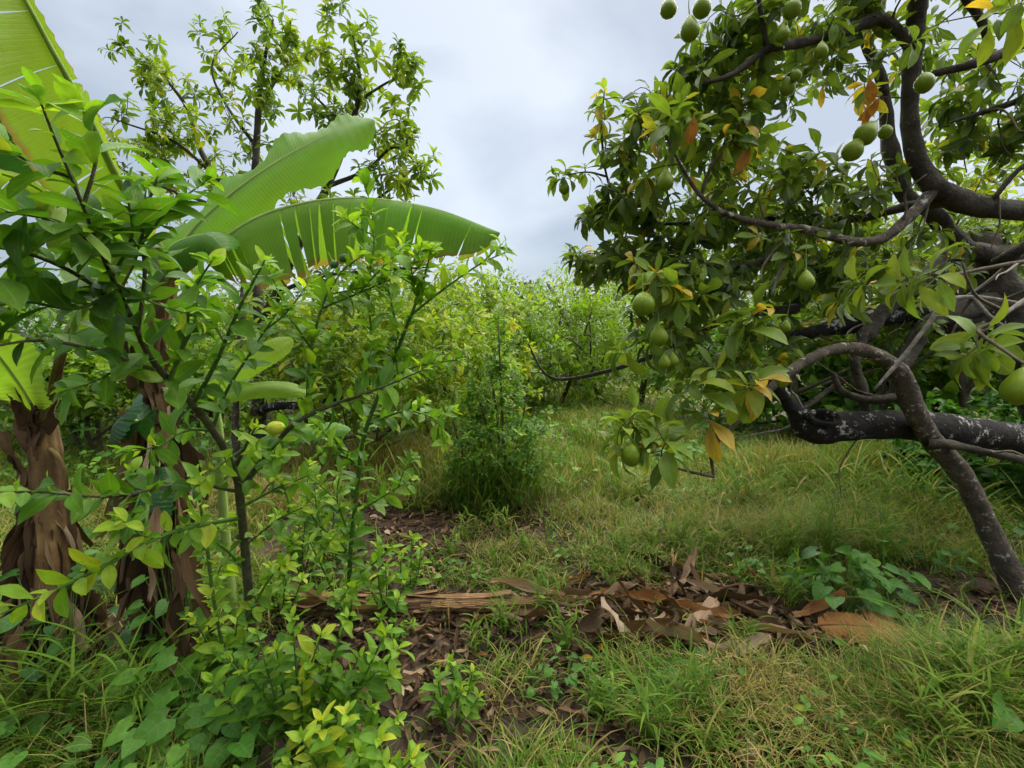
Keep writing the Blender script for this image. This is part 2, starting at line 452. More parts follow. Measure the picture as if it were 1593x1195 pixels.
M_AVOD = leaf_mat("avocado_dead_leaf", [(0, (.16, .07, .02)), (1, (.42, .19, .03))], vein=(.35, .2, .05), rough=.6, spec=.2, trans=.25, spots=(.6, (.12, .05, .02)), warm=(1.1, 1.0, .9))
M_BUSH = leaf_mat("bush_leaf", [(0, (.022, .065, .012)), (.4, (.060, .150, .022)), (.7, (.140, .260, .030)), (1, (.32, .38, .05))], trans=.44, warm=(1.1, 1.15, .8))
M_FAR = leaf_mat("far_leaf", [(0, (.020, .050, .014)), (.5, (.045, .100, .022)), (1, (.100, .170, .032))], trans=.25, rough=.6)
M_LIME = leaf_mat("yellow_green_leaf", [(0, (.075, .150, .018)), (.4, (.150, .260, .026)), (.75, (.270, .360, .040)), (1, (.52, .46, .06))], trans=.45, warm=(1.12, 1.14, .75))
M_HEART = leaf_mat("weed_leaf", [(0, (.020, .085, .018)), (.5, (.050, .175, .026)), (.8, (.105, .265, .030)), (1, (.30, .42, .05))], vein=(.16, .30, .07), vf=.35, ribs=5, ribk=.2, trans=.36, rough=.5)
M_GRASS = leaf_mat("grass_blade", [(0, (.032, .082, .014)), (.3, (.066, .145, .020)), (.52, (.125, .215, .030)), (.64, (.20, .22, .07)), (.82, (.33, .28, .165)), (1, (.20, .145, .085))], ribs=1, ribk=.0, vf=.25, trans=.36, rough=.6, spec=.12, warm=(1.22, 1.14, .74))
M_DEAD = leaf_mat("dry_leaf", [(0, (.018, .012, .008)), (.35, (.058, .038, .022)), (.58, (.135, .088, .052)), (.8, (.27, .20, .135)), (1, (.42, .35, .27))], vein=(.06, .036, .018), ribs=1, ribk=.0, vf=.25, uvs=(1.4, 5.5), bump=.6, rough=.8, spec=.15, trans=.12, warm=(1.1, 1.0, .9))
M_ORANGE = leaf_mat("dry_orange_leaf", [(0, (.12, .052, .016)), (1, (.30, .15, .05))], vein=(.09, .035, .012), ribs=16, ribk=.22, vf=.5, rough=.7, spec=.2, trans=.15, warm=(1.1, 1.0, .9))
M_BAN = leaf_mat("banana_leaf", [(0, (.050, .145, .030)), (.5, (.085, .230, .040)), (1, (.180, .330, .030))], vein=(.16, .34, .09), ribs=95, ribk=.42, vf=0, rough=.45, spec=.25, trans=.52, slant=.015, bump=.12)
M_BANT = leaf_mat("banana_leaf_torn", [(0, (.050, .145, .030)), (.5, (.085, .230, .050)), (1, (.180, .330, .030))], vein=(.18, .34, .10), ribs=95, ribk=.42, vf=0, rough=.45, spec=.25, trans=.5, edge=(1.0, (.26, .18, .05)), slant=.015, bump=.12)
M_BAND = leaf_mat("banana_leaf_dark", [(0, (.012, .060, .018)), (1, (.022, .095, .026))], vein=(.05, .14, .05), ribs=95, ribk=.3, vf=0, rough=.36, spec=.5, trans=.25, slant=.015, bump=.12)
M_RIB = bark_mat("banana_midrib", (.16, .27, .05), (.30, .40, .10), bump=.15, scale=5)
M_PETI = bark_mat("banana_petiole_brown", (.10, .05, .02), (.24, .19, .06), bump=.3, scale=7, ring=6)
M_STEM = bark_mat("banana_stem", (.075, .042, .020), (.27, .17, .065), lichen=(.05, .03, .018), lich_amt=.57, scale=5, ring=9)
M_LBARK = bark_mat("lemon_bark", (.050, .050, .026), (.125, .120, .060), lichen=(.22, .22, .13), lich_amt=.66, scale=22)
M_LGREEN = bark_mat("lemon_shoot", (.060, .125, .022), (.110, .200, .035), scale=30, bump=.2)
M_ABARK = bark_mat("avocado_bark", (.022, .018, .012), (.085, .074, .052), lichen=(.30, .29, .24), lich_amt=.60, scale=10, bump=.9)
M_ALICH = bark_mat("avocado_bark_lichen", (.036, .028, .020), (.130, .105, .075), lichen=(.40, .38, .32), lich_amt=.56, scale=12, bump=.9)
M_ABLACK = bark_mat("avocado_bark_black", (.007, .006, .005), (.026, .022, .018), lichen=(.46, .45, .40), lich_amt=.565, scale=8, bump=1.0)
M_TWIG = bark_mat("twig_bark", (.045, .034, .022), (.13, .10, .065), scale=30, bump=.3)
M_GTWIG = bark_mat("grey_twig_bark", (.12, .105, .085), (.30, .27, .23), scale=30, bump=.4)
M_SOIL = bark_mat("soil", (.018, .012, .008), (.066, .042, .027), lichen=(.10, .066, .042), lich_amt=.66, scale=3.5, bump=.7)
M_LOG = bark_mat("dry_pseudostem", (.07, .038, .019), (.27, .165, .088), lichen=(.045, .026, .015), lich_amt=.60, scale=6, ring=14, bump=.8)
M_SHEATH = bark_mat("dry_sheath", (.12, .062, .026), (.36, .215, .10), lichen=(.05, .028, .016), lich_amt=.57, scale=7, ring=5, bump=.6)
def fruit_mat(name, a, b, rough, bumps):
    m, n, l = mat_new(name)
    tc = n.new("ShaderNodeTexCoord"); n1 = n.new("ShaderNodeTexNoise"); n1.inputs['Scale'].default_value = 4; n1.inputs['Detail'].default_value = 10; n1.inputs['Roughness'].default_value = .75
    l(tc.outputs['Object'], n1.inputs['Vector'])
    c = ramp(n, [(.3, a), (.7, b)]); l(n1.outputs[0], c.inputs[0])
    vo = n.new("ShaderNodeTexVoronoi"); vo.inputs['Scale'].default_value = bumps; l(tc.outputs['Object'], vo.inputs['Vector'])
    bb = n.new("ShaderNodeBsdfPrincipled"); bb.inputs['Roughness'].default_value = rough; bb.inputs['Specular IOR Level'].default_value = .22; l(c.outputs[0], bb.inputs['Base Color'])
    bp = n.new("ShaderNodeBump"); bp.inputs['Strength'].default_value = .12; bp.inputs['Distance'].default_value = .01; l(vo.outputs[0], bp.inputs['Height']); l(bp.outputs[0], bb.inputs['Normal'])
    o = n.new("ShaderNodeOutputMaterial"); l(bb.outputs[0], o.inputs[0])
    return m
M_FAVO = fruit_mat("avocado_skin", (.110, .175, .007), (.190, .265, .014), .36, 45)
M_FAVOY = fruit_mat("avocado_skin_lime", (.13, .20, .010), (.23, .30, .018), .40, 45)
M_FLEM = fruit_mat("lemon_skin_yellow", (.34, .44, .03), (.55, .55, .05), .38, 260)
M_FLEMG = fruit_mat("lemon_skin_green", (.020, .085, .020), (.045, .140, .030), .38, 260)
M_NUT = fruit_mat("brown_seed_skin", (.15, .075, .03), (.34, .19, .09), .6, 60)
M_BLACK = fruit_mat("black_husk", (.006, .005, .004), (.016, .012, .010), .7, 60)
M_YELF = fruit_mat("yellow_peel", (.50, .28, .03), (.66, .45, .06), .5, 40)

# ------------------------------------------------------------------ the ground
def ground():
    xs = np.concatenate([-np.geomspace(400, 7, 26), np.linspace(-6.5, 6.5, 90), np.geomspace(7, 400, 26)])
    ys = np.concatenate([[-60, -20, -6], np.linspace(-2, 12, 110), np.geomspace(12.6, 600, 34)])
    X, Y = np.meshgrid(xs, ys)
    Z = gz(X, Y) + 0.008 * rng.normal(size=X.shape) * (np.hypot(X, Y) < 12)
    Z = np.where(np.hypot(X, Y) > 25, Z - .02, Z)
    nx, ny = len(xs), len(ys)
    i, j = np.meshgrid(np.arange(ny - 1), np.arange(nx - 1), indexing='ij')
    f = np.stack([i * nx + j, i * nx + j + 1, (i + 1) * nx + j + 1, (i + 1) * nx + j], -1).reshape(-1, 4)
    v = np.stack([X, Y, Z], -1).reshape(-1, 3)
    tag(link("ground", raw_mesh("ground", v, f, np.zeros((len(v), 3)), M_SOIL)), "bare brown soil under the grass and leaf litter", None, None, "structure")
ground()

# ------------------------------------------------------------------ trees grown towards their leaf tips
def grow(limbs, anchors, mbt, prefer=0.25, rmax=.014, rmin=.0035, sides=4, samp=6):
    """limbs: list of (pts, radii); anchors (n,3): each gets a twig from the nearest wood. Returns the tip axes."""
    S = np.vstack([p for p, r in limbs]); Rr = np.concatenate([r for p, r in limbs])
    A = np.asarray(anchors, float); ax = np.zeros_like(A); done = np.zeros(len(A), bool)
    dist = np.array([np.min(np.linalg.norm(S - a, axis=1)) for a in A]); order = np.argsort(dist)
    for i in order:
        a = A[i]
        d = np.linalg.norm(S - a, axis=1) + prefer * np.maximum(0, S[:, 2] - a[2])
        k = int(np.argmin(d)); q = S[k]; ln = np.linalg.norm(a - q)
        dr = norm(a - q)
        side = rng.normal(0, .12, 3) * ln
        m1 = q + (a - q) * .4 + side + np.array([0, 0, -.06 * ln]); m2 = q + (a - q) * .75 + side * .7 + np.array([0, 0, -.04 * ln])
        r0 = min(rmax, Rr[k] * .75, rmin + .008 * ln); pts = spline(np.array([q, m1, m2, a]), 8)
        rad = np.linspace(r0, rmin * .8, 8)
        tube(mbt, pts[[0, 2, 4, 6, 7]], rad[[0, 2, 4, 6, 7]], sides, samp)
        S = np.vstack([S, pts[2:]]); Rr = np.concatenate([Rr, rad[2:]])
        ax[i] = norm(dr + np.array([0, 0, .45]) + rng.normal(0, .2, 3))
    return ax
def limb(mb, seq, sides=9, knob=.05):
    """seq of (px, py, depth, radius)"""
    pts = np.array([P(a, b, d) for a, b, d, r in seq]); rad = np.array([s[3] for s in seq])
    p, r, t = tube(mb, pts, rad, sides, (len(seq) - 1) * 6 + 1, knob)
    return p, r
def ell(px, py, d, rx, ry, rz, n):
    """n points in a ball round a place, denser towards its outside"""
    v = rand_dirs(n) * (rng.uniform(0.15, 1, n) ** .45)[:, None]
    return P(px, py, d) + v * np.array([rx, ry, rz])

_fr = {}
def fruit_mesh(kind, mat):
    if (kind, mat.name) in _fr: return _fr[(kind, mat.name)]
    n, s = 14, 14
    u = np.linspace(0, 1, n)
    if kind == 'avocado':       # hangs down from the stalk at the origin, unit height
        prof = np.sin(np.pi * u ** 1.18) ** .62 * (.30 + .11 * np.clip(u * 1.6 - .3, 0, 1)); z = -u
    elif kind == 'round_avocado':
        prof = np.sin(np.pi * u ** 1.05) ** .55 * .44; z = -u
    else:
        prof = np.sin(np.pi * u) ** .65 * .34; prof[1] *= .55; prof[-2] *= .55; z = -u
    ang = np.linspace(0, 2 * np.pi, s, endpoint=False)
    v = np.stack([prof[:, None] * np.cos(ang), prof[:, None] * np.sin(ang), np.broadcast_to(z[:, None], (n, s))], -1).reshape(-1, 3)
    i = np.arange(n - 1)[:, None] * s; j = np.arange(s)[None]; j2 = (j + 1) % s
    f = np.stack([i + j, i + s + j, i + s + j2, i + j2], -1).reshape(-1, 4)
    _fr[(kind, mat.name)] = raw_mesh(kind, v, f, np.zeros((len(v), 3)), mat)
    return _fr[(kind, mat.name)]
def hang_fruit(root, base, px, py, d, h, kind='avocado', mat=None, stalk=.06, tilt=(0, 0), name='avocado'):
    """centre of the fruit at the given place, a stalk above it"""
    c = P(px, py, d); mat = mat or M_FAVO
    m = Matrix.Translation(Vector(c - base)) @ Matrix.Rotation(tilt[0], 4, 'Y') @ Matrix.Rotation(tilt[1], 4, 'X') @ Matrix.Rotation(rng.uniform(0, 6), 4, 'Z') @ Matrix.Diagonal((h, h, h, 1)) @ Matrix.Translation((0, 0, .52))
    o = link(name, fruit_mesh(kind, mat), root, m)
    if stalk:
        top = m @ Vector((0, 0, -.03)); mb = MB()
        tube(mb, np.array([[0, 0, -.03], [.03, .02, .5 * stalk / h], [.0, -.02, stalk / h]]), np.array([.028, .016, .016]) * min(1, .11 / h + .2), 5)
        link('stalk', mb.mesh('stalk', M_RIB), o)
    return o

# ================================================================== AVOCADO TREE with the low horizontal limb
def avocado_near():
    base = np.array([5.45, 4.25, 0.0]); base[2] = gz(base[0], base[1])
    root = empty("avocado_tree", base, "large avocado tree with a low black horizontal limb and many hanging green fruits", "tree")
    limbs = []
    def part(name, seq, mat, sides=9, knob=.11):
        mb = MB(); p, r = limb(mb, seq, sides, knob); limbs.append((p, r))
        return link(name, mb.mesh(name, mat, base), root)
    bt = P(1570, 520, 3.7)
    mb = MB(); p, r, t = tube(mb, np.array([base - [0, 0, .05], base + [-.35, -.1, .6], base + [-.8, -.25, 1.1], bt, P(1535, 440, 3.7), P(1530, 370, 3.75)]), np.array([.36, .27, .24, .20, .17, .10]), 14, 30, .05)
    limbs.append((p, r)); link("trunk", mb.mesh("trunk", M_ABARK, base), root)
    lo = part("limb", [(1690, 715, 3.5, 0.1125), (1590, 684, 3.2, 0.1035), (1500, 672, 3.05, 0.0990), (1400, 660, 2.95, 0.0945), (1310, 664, 2.9, 0.0882), (1268, 668, 2.88, 0.0900), (1243, 655, 2.87, 0.0792)], M_ABLACK, 14, 0.0450)
    tag(lo, "black horizontal limb with pale lichen patches and a hollow broken end")
    # the hollow at its end: a dark cup with a raised lip
    c, e = P(1262, 650, 2.80), P(1300, 652, 2.80)
    hb = MB(); k = 18; ang = np.linspace(0, 2 * np.pi, k, endpoint=False)
    ax = norm(e - c); nrm = norm(np.array([-.25, -.75, .6])); nrm = norm(nrm - ax * (nrm @ ax)); sd_ = np.cross(ax, nrm); cc = (c + e) / 2 + nrm * .005
    rings = [(.105, .062, .0), (.098, .055, .022), (.080, .040, .020), (.070, .032, -.012)]
    V = np.vstack([cc + np.cos(ang)[:, None] * ax * a_ + np.sin(ang)[:, None] * sd_ * b_ + nrm * h_ + rng.normal(0, .003, (k, 3)) for a_, b_, h_ in rings] + [np.tile(cc - nrm * .045, (k, 1))])
    F = np.array([(q * k + j, q * k + (j + 1) % k, (q + 1) * k + (j + 1) % k, (q + 1) * k + j) for q in range(len(rings)) for j in range(k)])
    hb.add(V, F); link("hollow", hb.mesh("hollow", M_ABLACK, base), lo)
    part("branch", [(1246, 652, 2.87, .06), (1228, 630, 2.86, .045), (1208, 600, 2.85, .035), (1190, 585, 2.9, .022)], M_ABLACK)
    part("stem", [(1596, 940, 2.86, 0.0805), (1548, 845, 2.92, 0.0644), (1503, 750, 2.9, 0.0595), (1448, 682, 2.82, 0.0560), (1424, 640, 2.76, 0.0574), (1397, 578, 2.70, 0.0490), (1345, 545, 2.64, 0.0350), (1290, 546, 2.56, 0.0294), (1232, 575, 2.46, 0.0252), (1180, 622, 2.36, 0.0210), (1132, 668, 2.28, 0.0147), (1108, 700, 2.22, 0.0098), (1110, 742, 2.2, 0.0063)], M_ALICH, 12, 0.0420)
    part("branch", [(1110, 742, 2.2, .008), (1070, 733, 2.15, .006), (1035, 724, 2.1, .004)], M_TWIG, 6)
    part("branch", [(1440, 688, 2.78, .028), (1480, 692, 2.76, .026), (1540, 705, 2.74, .024), (1620, 722, 2.72, .022)], M_ABARK)
    part("branch", [(1424, 640, 2.95, .05), (1395, 600, 3.05, .045), (1415, 545, 3.15, .05), (1450, 500, 3.3, .06), (1540, 470, 3.6, .08)], M_ABARK)
    part("branch", [(1350, 662, 2.95, .035), (1342, 610, 3.0, .03), (1330, 560, 3.05, .03), (1345, 520, 3.1, .035)], M_ABARK)
    part("branch", [(1400, 618, 2.9, .024), (1350, 622, 2.92, .026), (1310, 608, 2.94, .022), (1295, 580, 2.95, .014)], M_ABARK, 7)
    part("branch", [(1290, 605, 2.95, .014), (1260, 630, 2.9, .012), (1236, 640, 2.86, .010)], M_ABARK, 6)
    part("branch", [(1560, 500, 3.65, .12), (1470, 500, 3.5, .085), (1390, 492, 3.4, .075), (1320, 505, 3.3, .06), (1240, 520, 3.2, .035), (1180, 515, 3.2, .02)], M_ABLACK, 9)
    part("branch", [(1490, 395, 3.5, .07), (1425, 445, 3.35, .055), (1370, 490, 3.2, .05), (1345, 525, 3.1, .045)], M_ABARK)
    part("branch", [(1570, 400, 3.7, .09), (1500, 385, 3.5, .06), (1450, 330, 3.4, .055), (1405, 300, 3.35, .05), (1385, 230, 3.3, .045), (1372, 130, 3.3, .035), (1340, 50, 3.3, .03), (1300, -40, 3.3, .025)], M_ABARK)
    part("limb", [(1720, 350, 3.3, 0.0697), (1620, 332, 3.1, 0.0640), (1530, 322, 3.0, 0.0615), (1475, 305, 2.95, 0.0656), (1440, 275, 2.9, 0.0558), (1418, 215, 2.88, 0.0459), (1416, 140, 2.84, 0.0443), (1422, 60, 2.78, 0.0459), (1432, -60, 2.7, 0.0426)], M_ABARK, 12, 0.0492)
    part("branch", [(1455, 292, 2.92, 0.0375), (1412, 340, 2.86, 0.0300), (1370, 372, 2.8, 0.0285), (1320, 375, 2.76, 0.0255), (1260, 358, 2.7, 0.0225), (1210, 352, 2.64, 0.0195), (1150, 340, 2.56, 0.0150), (1105, 318, 2.48, 0.0112), (1075, 285, 2.42, 0.0090), (1050, 240, 2.38, 0.0067), (1030, 200, 2.35, 0.0045)], M_ALICH, 9, 0.0525)
    part("branch", [(1092, 300, 2.46, .010), (1105, 262, 2.44, .008), (1135, 225, 2.42, .006), (1150, 190, 2.42, .004)], M_TWIG, 6)
    part("branch", [(1225, 352, 2.66, .014), (1222, 395, 2.62, .011), (1212, 425, 2.6, .009), (1200, 458, 2.58, .006)], M_GTWIG, 7, .1)
    part("branch", [(1500, 310, 3.0, .03), (1420, 320, 3.1, .032), (1330, 340, 3.2, .026), (1240, 335, 3.2, .02), (1160, 345, 3.1, .016), (1075, 348, 3.0, .013), (1010, 345, 2.95, .010), (965, 318, 2.92, .009), (944, 275, 2.9, .008), (936, 205, 2.9, .006), (940, 145, 2.9, .004)], M_ABARK, 7)
    part("branch", [(944, 275, 2.9, .007), (915, 268, 2.88, .005), (880, 272, 2.86, .004)], M_TWIG, 6)
    part("branch", [(1418, 70, 2.78, .035), (1370, 30, 2.7, .03), (1310, 50, 2.62, .026), (1240, 68, 2.55, .023), (1195, 76, 2.5, .020), (1140, 115, 2.46, .013), (1095, 130, 2.44, .008)], M_ABARK, 8)
    part("branch", [(1195, 76, 2.5, .014), (1183, 20, 2.46, .011), (1178, -40, 2.4, .01)], M_ABARK, 7)
    part("branch", [(1240, 480, 3.15, .030), (1150, 490, 3.1, .026), (1090, 515, 3.1, .022), (1035, 545, 3.15, .019), (960, 573, 3.2, .015), (880, 590, 3.25, .012), (845, 578, 3.25, .008), (822, 535, 3.25, .005)], M_ABARK, 7)
    part("branch", [(1330, 430, 3.2, .03), (1230, 400, 3.0, .022), (1150, 415, 2.8, .015), (1085, 412, 2.6, .011), (1030, 425, 2.4, .008)], M_ABARK, 7)
    part("branch", [(1260, 390, 3.3, .022), (1120, 375, 3.3, .016), (1000, 392, 3.3, .011), (905, 395, 3.3, .006)], M_ABARK, 7)
    part("branch", [(1660, 490, 2.3, .012), (1540, 465, 2.32, .011), (1476, 468, 2.34, .0125), (1440, 510, 2.34, .0115), (1405, 555, 2.34, .0105), (1362, 604, 2.32, .006)], M_GTWIG, 7, .08)
    part("branch", [(1476, 468, 2.34, .009), (1468, 440, 2.3, .008), (1476, 420, 2.26, .006)], M_GTWIG, 7)
    part("branch", [(1610, 405, 2.3, .012), (1530, 418, 2.2, .010), (1465, 432, 2.1, .007)], M_TWIG, 7)
    part("branch", [(1640, 440, 2.0, .012), (1575, 480, 1.95, .010), (1528, 515, 1.9, .007)], M_GTWIG, 7)
    part("branch", [(1660, 60, 3.0, .035), (1590, 70, 2.9, .03), (1530, 95, 2.85, .024), (1450, 115, 2.84, .02)], M_ABARK, 8)
    part("branch", [(1540, 90, 2.86, .018), (1530, 40, 2.8, .02), (1490, -20, 2.7, .022)], M_ABARK, 8)
    part("branch", [(1660, 130, 3.2, .025), (1560, 165, 3.1, .018), (1480, 190, 3.05, .01)], M_ABARK, 7)
    part("branch", [(1640, 360, 3.2, .035), (1575, 395, 3.3, .045), (1550, 420, 3.5, .06)], M_ABARK, 8)
    part("branch", [(1650, 240, 2.9, .02), (1590, 260, 2.9, .016), (1545, 310, 2.95, .014)], M_ABARK, 7)
    # leaf whorls
    lv = Leaves(); tw = MB()
    near = [(1115, 575, 2.22, .15), (1070, 595, 2.2, .19), (1100, 640, 2.2, .19), (1165, 605, 2.15, .17), (1180, 590, 2.12, .15), (1150, 505, 2.3, .20), (1175, 480, 2.3, .20), (1035, 690, 2.08, .20), (1020, 665, 2.1, .19), (975, 655, 2.1, .17), (990, 640, 2.14, .16), (960, 690, 2.1, .15),
            (1020, 425, 2.3, .20), (1000, 440, 2.34, .18), (1048, 445, 2.3, .19), (1060, 470, 2.35, .19), (1080, 430, 2.4, .17), (985, 405, 2.5, .16), (960, 545, 2.5, .17), (1000, 530, 2.5, .17), (1050, 520, 2.6, .16),
            (1400, 440, 2.1, .21), (1440, 425, 2.08, .22), (1330, 440, 2.2, .20), (1300, 470, 2.3, .18), (1520, 540, 1.85, .17), (1500, 555, 1.85, .16), (1545, 525, 1.9, .16),
            (1050, 180, 2.35, .19), (1020, 200, 2.35, .17), (1080, 190, 2.4, .18), (1150, 190, 2.42, .19), (1130, 215, 2.42, .18), (1185, 205, 2.5, .17), (1165, 230, 2.42, .13),
            (940, 140, 2.9, .16), (930, 165, 2.9, .15), (945, 185, 2.9, .15), (925, 215, 2.9, .15), (950, 230, 2.9, .15), (910, 260, 2.88, .15), (880, 268, 2.86, .16), (865, 275, 2.86, .13), (940, 330, 2.9, .15), (975, 325, 2.92, .15), (960, 345, 2.9, .15),
            (900, 390, 3.3, .15), (925, 405, 3.3, .15), (915, 425, 3.3, .15), (950, 385, 3.3, .15), (990, 385, 3.3, .16),
            (1345, 130, 2.8, .16), (1350, 150, 2.8, .14), (1250, 255, 2.6, .18), (1275, 235, 2.6, .18), (1230, 275, 2.6, .18), (1560, 20, 2.0, .20), (1590, 0, 1.9, .20), (1430, 60, 2.4, .14)]
    A1 = np.array([P(a, b, c) for a, b, c, s in near]); S1 = np.array([s * (1.15 if b > 480 else .92) for a, b, c, s in near])
    vol = [(1085, 150, 2.9, .36, .5, .16, 18), (1180, 110, 2.9, .42, .5, .24, 24), (1240, 20, 2.8, .50, .5, .16, 24), (1130, 40, 2.6, .20, .3, .10, 6), (1350, 40, 3.0, .35, .5, .25, 16), (1060, 330, 3.0, .40, .5, .20, 24), (1170, 290, 3.1, .45, .5, .24, 32), (1270, 310, 3.2, .45, .6, .20, 30),
           (1120, 400, 3.1, .5, .6, .22, 36), (1240, 420, 3.3, .55, .6, .25, 36), (1380, 410, 3.5, .6, .5, .26, 30), (1050, 480, 3.0, .3, .4, .2, 14), (1510, 240, 3.4, .35, .5, .22, 26), (1560, 150, 3.2, .36, .5, .26, 28), (1575, 330, 3.6, .3, .5, .2, 10),
           (1480, 30, 3.1, .25, .4, .15, 6), (1330, 500, 3.5, .5, .5, .22, 16), (1180, 540, 3.2, .3, .3, .2, 12), (1440, 370, 4.3, .9, .6, .35, 44), (1250, 390, 4.4, 1.0, .6, .45, 60), (1580, 430, 4.6, .6, .4, .4, 24), (1110, 250, 3.9, .45, .5, .25, 18), (1440, 120, 3.6, .35, .4, .25, 8), (1010, 240, 2.75, .25, .4, .28, 18), (960, 330, 2.95, .24, .3, .14, 12), (1000, 410, 2.9, .30, .4, .20, 20), (930, 405, 3.25, .20, .3, .14, 9), (1060, 450, 2.7, .3, .3, .2, 14), (1110, 560, 2.5, .25, .3, .15, 8), (1100, 200, 2.7, .3, .4, .2, 14)]
    A2 = np.vstack([ell(*v[:6], int(v[6] * 1.5)) for v in vol])
    S2 = rng.uniform(.11, .17, len(A2))
    A = np.vstack([A1, A2])
    axs = grow(limbs, A, tw, rmax=.012)
    tint = np.concatenate([np.where(A1[:, 1] < 2.6, .68, .56), np.clip(rng.normal(.47, .14, len(A2)), .15, .8)])
    for i, (a, b, *_r) in enumerate(near):
        if 840 < a < 1090 and (b < 300 or 380 < b < 480): tint[i] = rng.uniform(.5, .86)
        if (a, b) in ((1180, 590), (1165, 605)): tint[i] = .80
        if b in (130, 150) and a in (1345, 1350): tint[i] = .93
    n1 = len(A1)
    rosettes(lv, 'avo', A[:n1], axs[:n1], 10, S1 * 1.0, tint[:n1], (30, 110), .25, .13)
    rosettes(lv, 'avo_lo', A[n1:], axs[n1:], 10, S2, tint[n1:], (35, 115), .28, .16)
    # bare tangled twigs below the canopy
    for k in range(46):
        q = limbs[int(rng.integers(2, len(limbs)))][0]; b = q[int(rng.integers(0, len(q)))]
        if proj(b)[0] < 1180: continue
        dr = norm(rng.normal(0, 1, 3) + [-.5, -.3, -.1]); ln = rng.uniform(.25, .7)
        pts = [b]
        for z in range(4): dr = norm(dr + rng.normal(0, .22, 3)); pts.append(pts[-1] + dr * ln / 4)
        mb = MB(); tube(mb, np.array(pts), np.linspace(.009, .003, 5) * rng.uniform(.6, 1.2), 5, 12); link("bare_twig", mb.mesh("bare_twig", M_GTWIG if k % 3 == 0 else M_TWIG, base), root)
    link("twigs", tw.mesh("twigs", M_TWIG, base), root)["kind"] = "stuff"
    put_leaves(root, base, lv, M_AVO, 300)
    # dead leaves still hanging
    for px, py, d, s in ((1168, 225, 2.4, .17), (1148, 232, 2.42, .12), (1352, 120, 2.7, .14), (1368, 150, 2.7, .15), (1345, 165, 2.7, .13), (1066, 565, 3.0, .12), (1080, 178, 2.3, .13), (1005, 355, 2.9, .1)):
        p = P(px, py, d)
        ml = Leaves(); ml.add('avo', p, np.array([rng.uniform(-.5, .5), rng.uniform(-.3, .1), -1.0]), np.array([rng.uniform(-.4, .4), -1, .1]), s, rng.uniform(.4, 1))
        k, v, M, t = ml.arrays(); m = Matrix([list(r) for r in M[0]] + [[0, 0, 0, 1]]); m.translation = Vector(p - base)
        tag(link("leaf", leaf_mesh(k[0], int(v[0]), t[0], M_AVOD), root, m), "brown orange withered leaf hanging down")
    # fruits
    fr = [(1035, 281, 2.36, .110, 'a', .10), (942, 252, 2.88, .085, 'a', .08), (878, 292, 2.85, .085, 'a', .06), (915, 326, 2.9, .070, 'a', .14), (982, 336, 2.9, .08, 'a', .05), (1001, 474, 2.2, .115, 'r', .08), (1025, 521, 2.3, .115, 'a', .07), (1034, 563, 2.35, .080, 'a', .10), (1047, 560, 2.36, .075, 'a', .10), (983, 709, 2.05, .105, 'r', .05),
          (1348, 207, 2.62, .150, 'a', .08), (1328, 232, 2.62, .140, 'a', .10), (1092, 10, 2.3, .112, 'a', .08), (1073, 45, 2.3, .118, 'a', .08), (1040, 12, 2.35, .105, 'a', .08), (1232, 15, 2.4, .095, 'r', .06), (1218, 52, 2.4, .085, 'a', .05), (1277, 79, 2.45, .09, 'a', .06), (1238, 118, 2.45, .06, 'r', .04), (1225, 135, 2.5, .10, 'a', .05), (1377, 206, 2.7, .08, 'r', .06), (1216, 591, 2.4, .085, 'r', .04), (1222, 508, 2.5, .07, 'a', .10), (1254, 436, 2.4, .105, 'a', .15), (1586, 602, 1.75, .145, 'a', .06), (1157, 556, 2.4, .05, 'r', .04), (1438, 130, 2.5, .10, 'r', .05)]
    for px, py, d, h, kd, st in fr:
        lime = (px, py) in ((1034, 563), (1047, 560), (1025, 521), (1586, 602), (1254, 436), (1222, 508), (1216, 591), (1348, 207), (1328, 232))
        tl = (R(38), 0) if (px, py) == (1348, 207) else ((R(30), 0) if (px, py) == (1328, 232) else (rng.uniform(-.12, .12), rng.uniform(-.12, .12)))
        hang_fruit(root, base, px, py, d, h, 'avocado' if kd == 'a' else 'round_avocado', M_FAVOY if lime else M_FAVO, st, tl)
avocado_near()

